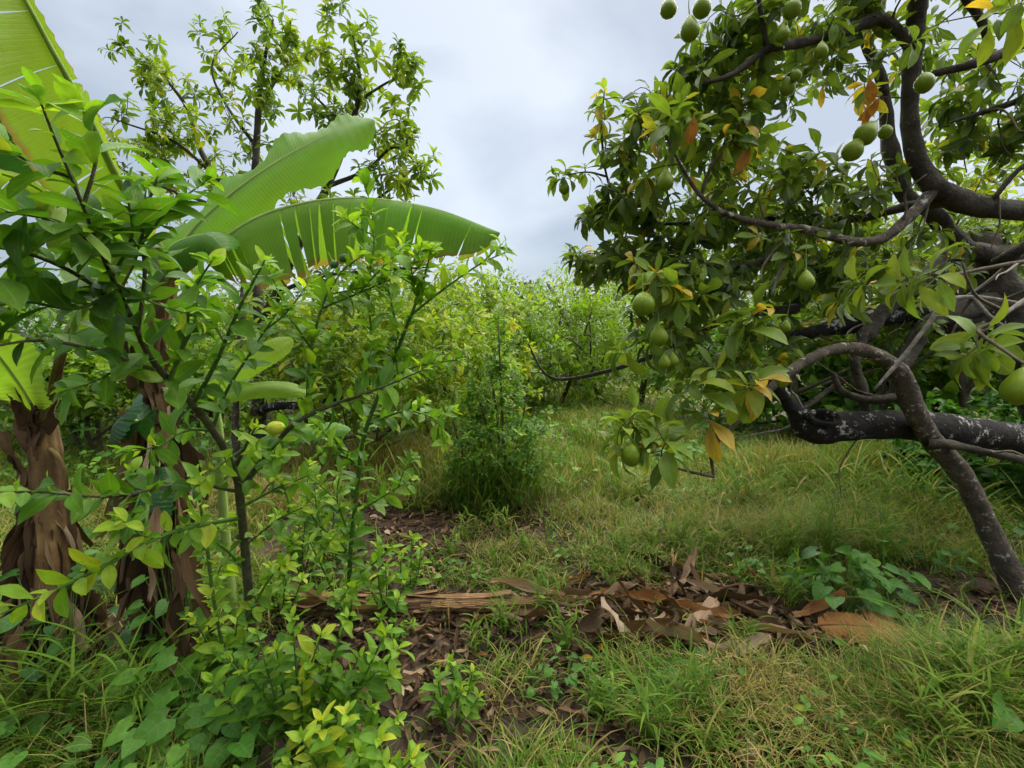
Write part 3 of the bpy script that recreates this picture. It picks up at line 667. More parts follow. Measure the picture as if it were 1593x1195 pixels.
# ================================================================== AVOCADO TREE, tall and sparse, behind the banana leaves
def avocado_tall():
    D = 6.6
    base = np.array([P(392, 600, D)[0], D, 0.0]); base[2] = gz(base[0], D)
    root = empty("avocado_tree", base, "tall sparse avocado tree standing against the sky behind the big banana leaves", "tree")
    limbs = []
    def part(name, seq, mat=M_ABARK, sides=8):
        mb = MB(); p, r = limb(mb, seq, sides, .06); limbs.append((p, r)); link(name, mb.mesh(name, mat, base), root)
    gb = 540 + FPX * CAM_H / D
    part("trunk", [(400, gb + 10, D, 0.1326), (402, 640, D, 0.1014), (408, 560, D, 0.0936), (405, 500, D, 0.0936)], M_ALICH, 10)
    part("limb", [(405, 505, D, 0.0780), (398, 440, D, 0.0663), (392, 380, D, 0.0624), (395, 300, D, 0.0546), (400, 210, D, 0.0429), (403, 150, D, 0.0351), (412, 90, D, 0.0234), (425, 30, D, 0.0117)])
    part("limb", [(406, 510, D, 0.0780), (432, 455, D - .2, 0.0663), (470, 370, D - .3, 0.0546), (510, 290, D - .4, 0.0468), (545, 200, D - .5, 0.0351), (560, 130, D - .5, 0.0234), (548, 50, D - .5, 0.0094)])
    part("limb", [(393, 380, D, 0.0468), (350, 300, D + .2, 0.0390), (310, 230, D + .3, 0.0351), (292, 170, D + .4, 0.0273), (255, 120, D + .4, 0.0172), (212, 75, D + .5, 0.0078)])
    part("limb", [(395, 330, D, 0.0312), (330, 270, D - .3, 0.0234), (270, 220, D - .4, 0.0172), (190, 190, D - .5, 0.0094)])
    part("limb", [(392, 360, D, 0.0351), (330, 320, D - .5, 0.0234), (250, 290, D - .6, 0.0156), (180, 260, D - .7, 0.0078)])
    part("limb", [(402, 170, D, 0.0234), (440, 110, D + .3, 0.0187), (465, 95, D + .3, 0.0094)])
    part("limb", [(400, 230, D, 0.0273), (350, 160, D + .3, 0.0195), (330, 100, D + .4, 0.0117), (370, 50, D + .5, 0.0078)])
    part("limb", [(510, 290, D - .4, 0.0312), (570, 265, D - .6, 0.0234), (610, 230, D - .7, 0.0156), (640, 245, D - .7, 0.0078)])
    part("limb", [(470, 370, D - .3, 0.0312), (540, 340, D - .5, 0.0234), (600, 300, D - .6, 0.0172), (655, 250, D - .6, 0.0078)])
    part("limb", [(553, 160, D - .5, 0.0195), (600, 130, D - .5, 0.0140), (640, 110, D - .5, 0.0078)])
    part("limb", [(545, 205, D - .5, 0.0218), (505, 165, D - .2, 0.0156), (480, 140, D - .1, 0.0078)])
    part("limb", [(432, 455, D - .2, 0.0312), (500, 430, D - .5, 0.0234), (600, 420, D - .7, 0.0156), (680, 415, D - .8, 0.0078)])
    part("stem", [(368, gb + 5, D - .3, 0.0546), (366, 640, D - .3, 0.0468), (372, 560, D - .3, 0.0429), (376, 480, D - .3, 0.0351), (380, 420, D - .25, 0.0234)], M_ALICH)
    part("limb", [(400, 640, D, 0.0546), (430, 632, D - .5, 0.0546), (480, 630, D - .8, 0.0468), (530, 620, D - 1.0, 0.0312)], M_ABLACK)
    vol = [(225, 85, 7.0, .30, .4, .35, 11), (270, 130, 7.0, .45, .4, .35, 18), (210, 200, 6.3, .55, .5, .25, 18), (270, 240, 6.3, .5, .5, .4, 18), (190, 260, 6.0, .35, .4, .3, 10), (350, 90, 7.1, .35, .4, .45, 14), (425, 60, 6.6, .30, .4, .5, 20), (450, 120, 6.8, .35, .4, .35, 12), (390, 150, 6.6, .4, .4, .4, 10),
           (540, 80, 6.1, .32, .4, .45, 20), (520, 140, 6.1, .40, .4, .4, 18), (590, 110, 6.1, .4, .4, .35, 14), (640, 110, 6.1, .18, .3, .25, 8), (580, 190, 6.0, .45, .4, .3, 16), (640, 240, 5.9, .28, .4, .35, 16), (600, 290, 6.0, .40, .4, .3, 16), (510, 330, 6.2, .4, .4, .3, 10), (350, 210, 6.7, .4, .4, .5, 10), (460, 200, 6.6, .4, .4, .4, 8),
           (300, 320, 6.2, .5, .5, .35, 14), (620, 400, 5.8, .6, .4, .22, 16), (520, 420, 6.0, .5, .4, .2, 10), (450, 260, 6.5, .4, .4, .4, 8), (340, 400, 6.6, .5, .5, .3, 8)]
    A = np.vstack([ell(v[0], v[1], v[2], v[3] * 1.25, v[4] * 1.3, v[5] * 1.2, int(v[6] * 1.4)) for v in vol]); tw = MB()
    ax = grow(limbs, A, tw, rmax=.016, rmin=.005)
    lv = Leaves()
    rosettes(lv, 'avo_lo', A, ax + np.array([0, 0, .5]), 11, rng.uniform(.13, .21, len(A)), np.clip(rng.normal(.52, .17, len(A)), .1, 0.7020), (30, 110), .05)
    link("twigs", tw.mesh("twigs", M_ABARK, base), root)["kind"] = "stuff"
    put_leaves(root, base, lv, M_AVOB, 200)
    for px, py in ((248, 122), (342, 105), (355, 125), (468, 130), (478, 90), (445, 92), (492, 115), (433, 78), (562, 150), (548, 165), (575, 215), (640, 235)):
        hang_fruit(root, base, px, py, 6.0, .10, 'avocado', M_FAVOY, .08)
avocado_tall()

# ================================================================== other trees and bushes behind
def gen_tree(name, label, px, D, w, h, n, leafkey, mat, size, tint, k=9, group=None, cat="tree", stems=1, hb=.25, cap=0, bark=M_TWIG, depthf=.8, tsd=.12, low=0.0, X=None):
    """a tree or bush whose crown is w wide and from hb*h to h tall, standing at depth D below pixel column px"""
    n = int(n * 1.8); size = size * 1.15
    if D > 8.1: k, size, n = 7, size * 1.15, int(n * 1.15)
    x = P(px, 560, D)[0] if X is None else X
    base = np.array([x, D, gz(x, D)])
    root = empty(name, base, label, cat, group); limbs = []
    for s in range(stems):
        bx = rng.uniform(-.25, .25) * (stems > 1) * w
        top = base + [bx * 1.6 + rng.uniform(-.1, .1) * w, rng.uniform(-.1, .1) * w, h * rng.uniform(.6, .8)]
        b0 = base + [bx * .4, 0, -.03]; r0 = .016 * h + .008
        mb = MB(); p, r, t = tube(mb, np.array([b0, b0 * .6 + top * .4 + rng.normal(0, .05, 3) * w, top]), np.array([r0, r0 * .7, r0 * .25]), 7, 10, .05)
        limbs.append((p, r)); link("trunk" if stems == 1 else "stem", mb.mesh("trunk", bark, base), root)
        for q in range(5 if stems == 1 else 3):
            kx = int(rng.integers(2, 9)); a = rng.uniform(0, 6.28)
            e = p[kx] + np.array([math.cos(a) * w * .38, math.sin(a) * w * .38 * depthf, h * rng.uniform(.08, .35)])
            mb = MB(); p2, r2, t2 = tube(mb, np.array([p[kx], p[kx] * .5 + e * .5 + rng.normal(0, .05, 3) * w, e]), np.array([r[kx] * .7, r[kx] * .45, .006]), 6, 8, .05)
            limbs.append((p2, r2)); link("branch", mb.mesh("branch", bark, base), root)
    v = rand_dirs(n) * (rng.uniform(.05, 1, n) ** .42)[:, None]
    lob = 1 + .25 * np.sin(3 * np.arctan2(v[:, 1], v[:, 0]) + px) * np.cos(4 * v[:, 2] + D) + rng.normal(0, .07, n)
    A = base + np.array([0, 0, h * (hb + 1) / 2]) + v * lob[:, None] * np.array([w / 2, w / 2 * depthf, h * (1 - hb) / 2])
    low = low or .06
    if low: A[:, 2] = base[2] + np.maximum(A[:, 2] - base[2], low * h * rng.uniform(.3, 1, n))
    if D > 8.1: leafkey = {'avo_lo': 'avo_far', 'narrow': 'narrow_far', 'heart_lo': 'heart_far'}[leafkey]
    tw = MB(); ax = grow(limbs, A, tw, rmax=.012, rmin=.004, sides=3 if D > 8.1 else 4, samp=4 if D > 8.1 else 6); lv = Leaves()
    rosettes(lv, leafkey, A, ax + np.array([0, 0, .4]), k, size * rng.uniform(.75, 1.25, n), np.clip(rng.normal(tint, tsd, n), .02, .95), (30, 110), .05)
    link("twigs", tw.mesh("twigs", bark, base), root)["kind"] = "stuff"
    put_leaves(root, base, lv, mat, cap)
    return root, base

gen_tree("avocado_tree", "low yellow-green avocado tree just beyond the slender lemon sapling", 600, 6.0, 3.0, 2.35, 240, 'avo_lo', M_AVOB, .15, .56, 10, stems=2, hb=.25, cap=120)
gen_tree("avocado_tree", "small yellow-green avocado tree between tall avocado tree and banana sucker", 470, 7.0, 2.6, 2.5, 150, 'avo_lo', M_AVOB, .15, .6, 10, stems=2, hb=.3, cap=60)
gen_tree("avocado_tree", "yellowish avocado tree behind the grassy shrub, reaching above it", 705, 8.0, 2.9, 3.1, 230, 'avo_lo', M_AVOB, .15, .64, 10, stems=2, hb=.0, cap=60)
gen_tree("leafy_tree", "lime-leaved tree at the end of the grassy clearing", 850, 12.5, 4.2, 3.7, 280, 'narrow', M_LIME, .21, .42, 9, hb=-.05, stems=3)
gen_tree("leafy_tree", "yellow-green tree just behind the bare grey forked tree", 915, 14.5, 4.4, 4.3, 280, 'narrow', M_LIME, .21, .34, 9, hb=-.05, stems=3, bark=M_GTWIG)
gen_tree("leafy_tree", "lime bush under the hanging avocado fruits at the clearing's far end", 985, 11.5, 3.8, 3.2, 220, 'narrow', M_LIME, .20, .36, 9, hb=-.05, stems=3)
gen_tree("leafy_tree", "mid-green bushy tree behind the centre shrub's tip", 770, 11.0, 3.8, 3.4, 250, 'avo_lo', M_LIME, .18, .30, 9, hb=-.05, stems=2)
gen_tree("leafy_tree", "rounded green tree beyond the low yellow-green avocado", 640, 12.0, 4.0, 3.3, 220, 'avo_lo', M_BUSH, .18, .50, 9, hb=-.05, stems=2)
gen_tree("leafy_tree", "green bush filling the gap behind the tall sparse avocado trunk", 490, 11.5, 4.0, 3.0, 200, 'avo_lo', M_LIME, .18, .28, 9, hb=-.05, stems=3)
gen_tree("leafy_tree", "lime-leaved shrub between the two banana stems", 150, 6.4, 2.6, 1.75, 190, 'heart_lo', M_LIME, .115, .35, 8, hb=.35, stems=3, cap=60, cat="shrub")
gen_tree("leafy_tree", "dark green thicket below and behind the lime-leaved shrub", 130, 7.6, 5.0, 1.5, 230, 'avo_lo', M_BUSH, .13, .22, 9, hb=.0, stems=3, cat="shrub")
gen_tree("leafy_tree", "green bushy tree past the banana sucker's upper leaf", 330, 9.0, 3.4, 2.6, 190, 'avo_lo', M_LIME, .16, .28, 9, hb=-.05, stems=3)
gen_tree("leafy_tree", "dark tree behind the upper lemon branches", 40, 10.5, 5.0, 3.4, 230, 'avo_lo', M_BUSH, .18, .40, 9, hb=-.05, stems=2)
gen_tree("leafy_tree", "broad tree beyond the banana with the brown skirt", 215, 12.5, 4.5, 3.4, 220, 'avo_lo', M_BUSH, .19, .55, 9, hb=-.05, stems=2)
gen_tree("leafy_tree", "green thicket behind the arching avocado stem", 1290, 8.6, 4.2, 2.3, 240, 'heart_lo', M_BUSH, .14, .50, 8, hb=.0, stems=3, cat="shrub")
gen_tree("leafy_tree", "tree seen through the gaps under the near avocado's canopy", 1160, 9.5, 3.8, 3.0, 220, 'avo_lo', M_BUSH, .17, .48, 9, hb=-.05, stems=2)
gen_tree("vine_thicket", "leafy vine thicket at the foot of the near avocado trunk", 1540, 4.6, 1.7, 1.15, 230, 'heart_lo', M_HEART, .085, .36, 7, hb=-.1, stems=3, cat="shrub", cap=100, low=.1)
gen_tree("leafy_tree", "bright green tree behind the near avocado trunk", 1480, 8.2, 4.5, 3.3, 240, 'heart_lo', M_BUSH, .16, .62, 8, hb=-.05, stems=3)
gen_tree("avocado_tree", "light green avocado crown glimpsed beyond the near tree's upper branches", 1560, 6.8, 3.4, 4.6, 190, 'avo_lo', M_AVOB, .17, .66, 10, hb=.4, stems=2)
gen_tree("avocado_tree", "avocado crown filling the distance below the upright limb", 1300, 7.4, 3.6, 4.0, 190, 'avo_lo', M_AVO, .17, .62, 10, hb=.35, stems=2)
# bare forked trunk in the clearing's far end
def bare_trunk():
    base = np.array([P(893, 560, 13.2)[0], 13.2, 0]); root = empty("bare_tree", base, "bare grey forked tree rising from the lime-leaved bushes", "tree")
    for seq in ([(895, 600, 13.2, .10), (890, 520, 13.2, .09), (872, 480, 13.2, .08), (860, 455, 13.2, .06), (850, 440, 13.2, .03)], [(893, 530, 13.2, .07), (897, 490, 13.2, .065), (905, 460, 13.2, .05), (925, 425, 13.2, .03), (940, 412, 13.2, .015)], [(866, 465, 13.2, .04), (858, 450, 13.3, .03), (880, 438, 13.3, .015)], [(915, 440, 13.2, .03), (905, 420, 13.1, .02), (900, 408, 13.1, .01)]):
        mb = MB(); limb(mb, seq, 7, .06); link("trunk" if seq[0][1] == 600 else "branch", mb.mesh("branch", M_GTWIG, base), root)
bare_trunk()
# a distant wood that reads as one mass
def far_wood():
    lv = Leaves(); C = []; Sz = []
    for k in range(78):
        az = rng.uniform(-58, 58); D = rng.uniform(34, 60); x = D * math.tan(R(az)); hh = rng.uniform(5.6, 8.6) * D / 45
        n = 110; v = rand_dirs(n) * (rng.uniform(.2, 1, n) ** .3)[:, None]
        C.append(np.array([x, D, hh * .5]) + v * np.array([3.6, 3, hh * .5])); Sz.append(np.full(n, .75))
    C = np.vstack(C); rosettes(lv, 'wood_leaf', C, np.tile([0, 0, 1.0], (len(C), 1)) + rng.normal(0, .3, (len(C), 3)), 4, np.concatenate(Sz), np.clip(rng.normal(.5, .2, len(C)), .05, .95), (30, 110))
    k, v, M, t = lv.arrays(); mb = MB(); bake(k, v, M, t, mb)
    tag(link("distant_wood", mb.mesh("distant_wood", M_FAR)), "dark green wood along the horizon behind the orchard", "wood", None, "stuff")
far_wood()

# ================================================================== CENTRE SHRUB overgrown with grass
def centre_shrub():
    base = G(770, 790); d = base[1]
    root = empty("overgrown_shrub", base, "dark green upright shrub overgrown with long grass in the middle of the clearing", "shrub")
    limbs = []
    for tx, ty in ((775, 500), (735, 590), (820, 620), (700, 640), (850, 660), (760, 560)):
        mb = MB(); top = P(tx, ty, d + rng.uniform(-.2, .2)); b = base + rng.normal(0, .05, 3) * [1, 1, 0]
        p, r, t = tube(mb, np.array([b, b * .5 + top * .5 + rng.normal(0, .05, 3), top]), np.array([.022, .015, .005]), 6, 9)
        limbs.append((p, r)); link("stem", mb.mesh("stem", M_TWIG, base), root)
    A = np.vstack([ell(775, 540, d, .12, .14, .32, 46), ell(770, 610, d, .30, .32, .30, 130), ell(770, 700, d, .50, .45, .40, 330), ell(720, 650, d, .25, .3, .3, 40), ell(840, 690, d, .3, .3, .3, 40)])
    tw = MB(); ax = grow(limbs, A, tw, rmax=.006, rmin=.0025); lv = Leaves()
    rosettes(lv, 'lemon_lo', A, ax + [0, 0, .5], 7, rng.uniform(.05, .085, len(A)), np.clip(rng.normal(.52, .16, len(A)), .05, .9), (25, 95))
    link("twigs", tw.mesh("twigs", M_TWIG, base), root)["kind"] = "stuff"
    put_leaves(root, base, lv, M_BUSH, 160)
    gl = Leaves(); n = 900; c = ell(770, 740, d, .52, .42, .32, n)
    c[:, 2] = np.maximum(c[:, 2] * rng.uniform(.2, 1, n), .02)
    th = rng.uniform(0, 6.28, n)
    gl.add('blade_hi', c, np.stack([np.cos(th) * .5, np.sin(th) * .5, np.full(n, 1.2)], -1), np.stack([-np.cos(th), -np.sin(th), np.full(n, .3)], -1), rng.uniform(.30, .62, n), np.clip(rng.normal(.36, .16, n), .02, .8), .010)
    k, v, M, t = gl.arrays(); mb = MB(); bake(k, v, M, t, mb)
    tag(link("grass_blades", mb.mesh("grass_blades", M_GRASS, base), root), kind="stuff")
centre_shrub()

# ================================================================== BANANA PLANTS
def banana_leaf(root, base, mid, width, mat, up=(0, 0, 1), sag=(.5, .5), tears=0, frac0=.06, tint=.5, wob=.0, ragged=0.0, rib_r=.014, sides=(1, 1), petiole=None, label=None, tear_droop=.25, pleat=.006, flat=0):
    """mid: world points of the midrib from the petiole to the tip. sag: how far each half hangs (radians)."""
    n = 72; p = spline(np.array(mid), n); t = norm(np.gradient(p, axis=0)); u = np.linspace(0, 1, n)
    upv = np.array(up, float); N = upv - t * (t @ upv)[:, None]; N = norm(N); S = np.cross(t, N)
    ub = np.clip((u - frac0) / (1 - frac0), 0, 1)
    w = width * .5 * np.minimum(1, (ub / .16) ** .6) * np.clip(1 - ub ** 3.6, 0, 1) ** .48 * (ub > 0)
    w = np.maximum(w, .004); w[-1] = .01
    mb = MB(); i0 = int(frac0 * n); nv = 6
    for sgn, sg, on in ((1, sag[0], sides[0]), (-1, sag[1], sides[1])):
        if not on: continue
        cuts = [i0] + (sorted(rng.choice(np.arange(i0 + 4, n - 3), min(tears, n // 3), replace=False)) if tears else []) + [n - 1]
        for a, b in zip(cuts[:-1], cuts[1:]):
            if b <= a: continue
            extra = rng.normal(0, tear_droop) if tears else 0.0
            cut = rng.uniform(1 - ragged, 1) if ragged else 1.0
            V, A = [], []
            for k in range(a, b + 1):
                edge_gap = 0.055 * w[k] * (1 if (tears and k == b and b < n - 1) else 0)
                wk = w[k] * on * cut * (1 + ragged * .12 * rng.normal())
                x = z = 0.0
                for q in range(nv + 1):
                    fq = q / nv
                    an = -(sg + extra) * min(1, fq * flat if flat else fq ** .8) + .35 * (1 - fq) * .6
                    if q:
                        x += math.cos(an) * wk / nv; z += math.sin(an) * wk / nv
                    zz = z + wob * fq * fq * math.sin(k * .34 + sgn) * min(1, (n - k) / 12) + pleat * fq * math.sin(k * 2.1)
                    V.append(p[k] + sgn * S[k] * x + N[k] * zz - t[k] * edge_gap * fq); A.append((tint + .08 * rng.normal() * 0, u[k], .5 + sgn * .5 * fq))
            m = b - a + 1
            F = [(r * (nv + 1) + c, r * (nv + 1) + c + 1, (r + 1) * (nv + 1) + c + 1, (r + 1) * (nv + 1) + c) for r in range(m - 1) for c in range(nv)]
            mb.add(V, F, A)
    o = link("leaf", mb.mesh("banana_leaf", mat, base), root)
    if label: tag(o, label)
    rb = MB(); pr = p[::6] - N[::6] * rib_r * .5
    tube(rb, pr, np.linspace(rib_r * 1.5, rib_r * .25, len(pr)), 7, 40)
    link("midrib", rb.mesh("midrib", petiole or M_RIB, base), o)
    return o
STRIPM = {}
def strip_obj(name, root, base, pos, d, up, s, wid, tint, mat=M_DEAD, flat=None, key='strip'):
    ml = Leaves(); ml.add(key, pos, np.array(d, float), np.array(up, float), s, tint, wid); k, v, M, t = ml.arrays()
    m = Matrix([list(r) for r in M[0]] + [[0, 0, 0, 1]]); m.translation = Vector(M[0][:, 3] - base)
    return link(name, leaf_mesh(key, int(v[0]), tint, mat), root, m)
def skirt(root, base, axis, z0, z1, n, r, ln, wide):
    """dead leaves hanging round a pseudostem"""
    for k in range(n):
        f = rng.uniform(0, 1); z = z0 + (z1 - z0) * f; th = rng.uniform(0, 6.28)
        c = np.array([np.interp(z, axis[:, 2], axis[:, 0]), np.interp(z, axis[:, 2], axis[:, 1]), z]); rad = np.array([math.cos(th), math.sin(th), 0])
        L_ = min(rng.uniform(*ln), z - base[2] + .12)
        strip_obj("dead_leaf", root, base, c + rad * (r * rng.uniform(.8, 1.25)), rad * (rng.uniform(.0, .18) if k % 5 else rng.uniform(.2, .5)) + [rng.normal(0, .10), rng.normal(0, .10), -1], rad + rng.normal(0, .35, 3), L_, L_ * rng.uniform(*wide), float(np.clip(rng.normal(.46, .27), .02, .98)), key='rag')

def banana_tall():
    base = G(262, 1030); d = base[1]
    root = empty("banana_plant", base, "tall banana plant with two long arching leaves and a skirt of brown dead leaves", "banana plant", "banana plants")
    ax = np.array([base - [0, 0, .03], P(255, 850, d + .02), P(245, 700, d + .05), P(240, 560, d + .08), P(262, 440, d + .1), P(278, 400, d + .1)])
    mb = MB(); p, r, t = tube(mb, ax, np.array([.075, .068, .062, .055, .045, .03]), 14, 30, .04)
    link("pseudostem", mb.mesh("pseudostem", M_STEM, base), root)
    for k in range(10):          # dry sheaths wrapped up the stem
        z = rng.uniform(.9, 1.9); c = np.array([np.interp(z, p[:, 2], p[:, 0]), np.interp(z, p[:, 2], p[:, 1]), z]); th = rng.uniform(3.4, 6.0); rad = np.array([math.cos(th), math.sin(th), 0])
        strip_obj("sheath", root, base, c + rad * np.interp(z, p[:, 2], r) * 1.05, np.array([0, 0, 1]) + rad * rng.uniform(0, .25) + rng.normal(0, .08, 3), rad, rng.uniform(.25, .45), rng.uniform(.25, .5), float(rng.uniform(.3, .9)))
    skirt(root, base, p, .55, 1.4, 230, .04, (.2, .6), (.18, .46))
    skirt(root, base, p, .2, .85, 160, .055, (.15, .4), (.22, .5))
    top = ax[-1]; D = d
    banana_leaf(root, base, [P(272, 425, D + .1), P(290, 370, D + .08), P(355, 305, D + .05), P(440, 245, D + .05), P(520, 205, D + .1), P(582, 186, D + .15)], .42, M_BAN, up=(.25, -.55, .8), sag=(1.3, .2), wob=.03, tint=.6, frac0=.08, label="upward arching green leaf with a wavy edge")
    banana_leaf(root, base, [P(275, 425, D + .1), P(330, 385, D + .05), P(400, 338, D), P(490, 312, D - .02), P(580, 308, D - .05), P(680, 325, D - .08), P(778, 362, D - .1)], .74, M_BANT, up=(0, -.12, 1), sag=(1.52, 1.35), tears=16, ragged=.14, tint=.72, frac0=.12, label="long level leaf with its torn halves hanging down", tear_droop=.05, flat=3.5, pleat=.003)
    banana_leaf(root, base, [P(268, 420, D + .1), P(225, 350, D - .1), P(175, 265, D - .35), P(135, 180, D - .55), P(80, 80, D - .7), P(20, -30, D - .8), P(-30, -110, D - .85)], .52, M_BANT, up=(-.75, -.2, .6), sag=(.25, .6), tears=4, tint=.95, frac0=.25, sides=(1, .12), label="yellow-green torn leaf rising out of view", tear_droop=.12)
    banana_leaf(root, base, [P(262, 430, D + .1), P(200, 370, D), P(120, 310, D - .15), P(40, 225, D - .3), P(-60, 120, D - .5)], .46, M_BAND, up=(-.2, -.5, .8), sag=(.9, .9), tears=3, tint=.4, frac0=.3, label="dark green leaf")
    banana_leaf(root, base, [P(262, 430, D + .1), P(215, 410, D - .05), P(140, 345, D - .3), P(60, 290, D - .45), P(-20, 260, D - .6)], .40, M_BANT, up=(-.1, -.6, .7), sag=(1.1, .7), tears=6, tint=.9, frac0=.3)
    banana_leaf(root, base, [P(270, 430, D + .1), P(262, 395, D), P(280, 375, D - .08), P(320, 365, D - .15), P(350, 390, D - .2)], .34, M_BAN, up=(-.2, -.5, .8), sag=(1.3, 1.0), tint=.3, frac0=.1)
    # collapsed half-green leaf beside the stem
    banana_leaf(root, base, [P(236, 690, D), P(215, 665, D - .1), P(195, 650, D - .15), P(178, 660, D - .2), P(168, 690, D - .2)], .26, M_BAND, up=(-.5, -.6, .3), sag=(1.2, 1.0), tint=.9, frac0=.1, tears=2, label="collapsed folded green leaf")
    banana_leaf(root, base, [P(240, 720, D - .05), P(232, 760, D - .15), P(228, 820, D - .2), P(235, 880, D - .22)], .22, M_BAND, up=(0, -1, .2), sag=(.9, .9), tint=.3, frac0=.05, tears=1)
    for px, py, s, w, tn in ((235, 675, .22, .35, 1.0), (262, 700, .40, .3, .5), (245, 790, .40, .35, .7), (280, 800, .60, .34, .4), (270, 860, .5, .36, .5), (285, 870, .5, .34, .35)):
        strip_obj("dead_leaf", root, base, P(px, py, D - .22), np.array([rng.uniform(-.1, .25), -.1, -1.0]), np.array([rng.uniform(-.5, .5), -1, .1]), s, w * .75, tn, key='rag')
banana_tall()

def banana_left():
    base = G(85, 1085); d = base[1]
    root = empty("banana_plant", base, "stout banana plant with a brown crown and one broad light green leaf", "banana plant", "banana plants")
    top = P(60, 645, d + .15)
    ax = np.array([base - [0, 0, .03], P(80, 900, d + .05), P(74, 780, d + .1), P(70, 700, d + .13), P(62, 650, d + .15)])
    mb = MB(); p, r, t = tube(mb, ax, np.array([.09, .075, .066, .060, .054]), 14, 26, .03)
    link("pseudostem", mb.mesh("pseudostem", M_STEM, base), root)
    skirt(root, base, p, .30, .95, 210, .05, (.2, .45), (.2, .5))
    skirt(root, base, p, .12, .55, 170, .09, (.15, .36), (.25, .6))
    D = d + .15
    for seq, rr in (([(62, 665, D), (80, 620, D), (90, 575, D - .05), (100, 530, D - .1)], .030), ([(62, 668, D), (40, 640, D), (10, 622, D + .05), (-15, 610, D + .1)], .030), ([(66, 668, D - .02), (72, 640, D - .03), (86, 600, D - .05)], .026), ([(58, 690, D), (85, 705, D - .06), (100, 730, D - .08), (104, 760, D - .08)], .012), ([(70, 690, D), (50, 715, D - .07), (40, 750, D - .09), (38, 780, D - .09)], .010)):
        mb = MB(); tube(mb, np.array([P(*q) for q in seq]), np.linspace(rr, rr * .55, len(seq)), 8, 14, .05); link("leaf_stalk", mb.mesh("leaf_stalk", M_PETI, base), root)
    for k in range(12):
        th = rng.uniform(3.3, 6.1); z = np.interp(rng.uniform(.55, 1), np.linspace(0, 1, len(p)), p[:, 2]); c = np.array([np.interp(z, p[:, 2], p[:, 0]), np.interp(z, p[:, 2], p[:, 1]), z]); rad = np.array([math.cos(th), math.sin(th), 0])
        strip_obj("sheath", root, base, c + rad * np.interp(z, p[:, 2], r) * .95, np.array([0, 0, 1]) + rad * rng.uniform(-.1, .2) + rng.normal(0, .1, 3), rad, rng.uniform(.15, .28), rng.uniform(.22, .4), float(rng.uniform(.3, .85)), M_DEAD)
    banana_leaf(root, base, [P(62, 655, D), P(48, 625, D - .02), P(22, 585, D - .06), P(-15, 535, D - .1), P(-60, 470, D - .15)], .50, M_BAN, up=(-.3, -.75, .6), sag=(-.15, .1), tint=.85, frac0=.12, rib_r=.012, label="broad light green leaf with a pale midrib")
    banana_leaf(root, base, [P(98, 540, D - .1), P(110, 510, D - .12), P(135, 470, D - .15), P(160, 420, D - .2), P(170, 370, D - .25)], .34, M_BANT, up=(-.6, -.5, .6), sag=(.5, .9), tint=.75, frac0=.06, tears=3)
    banana_leaf(root, base, [P(100, 540, D - .1), P(130, 515, D - .2), P(170, 505, D - .3), P(205, 525, D - .35)], .28, M_BAN, up=(0, -.4, 1), sag=(.9, .9), tint=.3, frac0=.06)
banana_left()

def banana_sucker():
    D = 2.75; base = np.array([P(345, 600, D)[0], D, 0]); base[2] = gz(base[0], D)
    root = empty("banana_plant", base, "young banana sucker with bright yellow-green leaves behind the lemon tree", "banana plant", "banana plants")
    mb = MB(); tube(mb, np.array([base, P(348, 800, D), P(342, 680, D), P(335, 630, D)]), np.array([.030, .026, .022, .016]), 10, 16, .03); link("pseudostem", mb.mesh("pseudostem", M_RIB, base), root)
    banana_leaf(root, base, [P(335, 640, D), P(340, 600, D - .02), P(375, 570, D - .05), P(420, 545, D - .05), P(455, 528, D)], .22, M_BAN, up=(.2, -.7, .7), sag=(.5, .3), tint=1.0, frac0=.1, rib_r=.006, pleat=.003)
    banana_leaf(root, base, [P(336, 640, D), P(350, 612, D - .06), P(390, 600, D - .1), P(440, 600, D - .12), P(482, 612, D - .12)], .20, M_BAN, up=(0, -.3, 1), sag=(1.2, .4), tint=.9, frac0=.1, rib_r=.006, pleat=.003)
    banana_leaf(root, base, [P(345, 750, D), P(390, 700, D - .05), P(440, 675, D - .05), P(505, 665, D), P(545, 670, D)], .18, M_BAN, up=(0, -.5, .9), sag=(.8, .5), tint=.5, frac0=.1, rib_r=.006, pleat=.003)
banana_sucker()

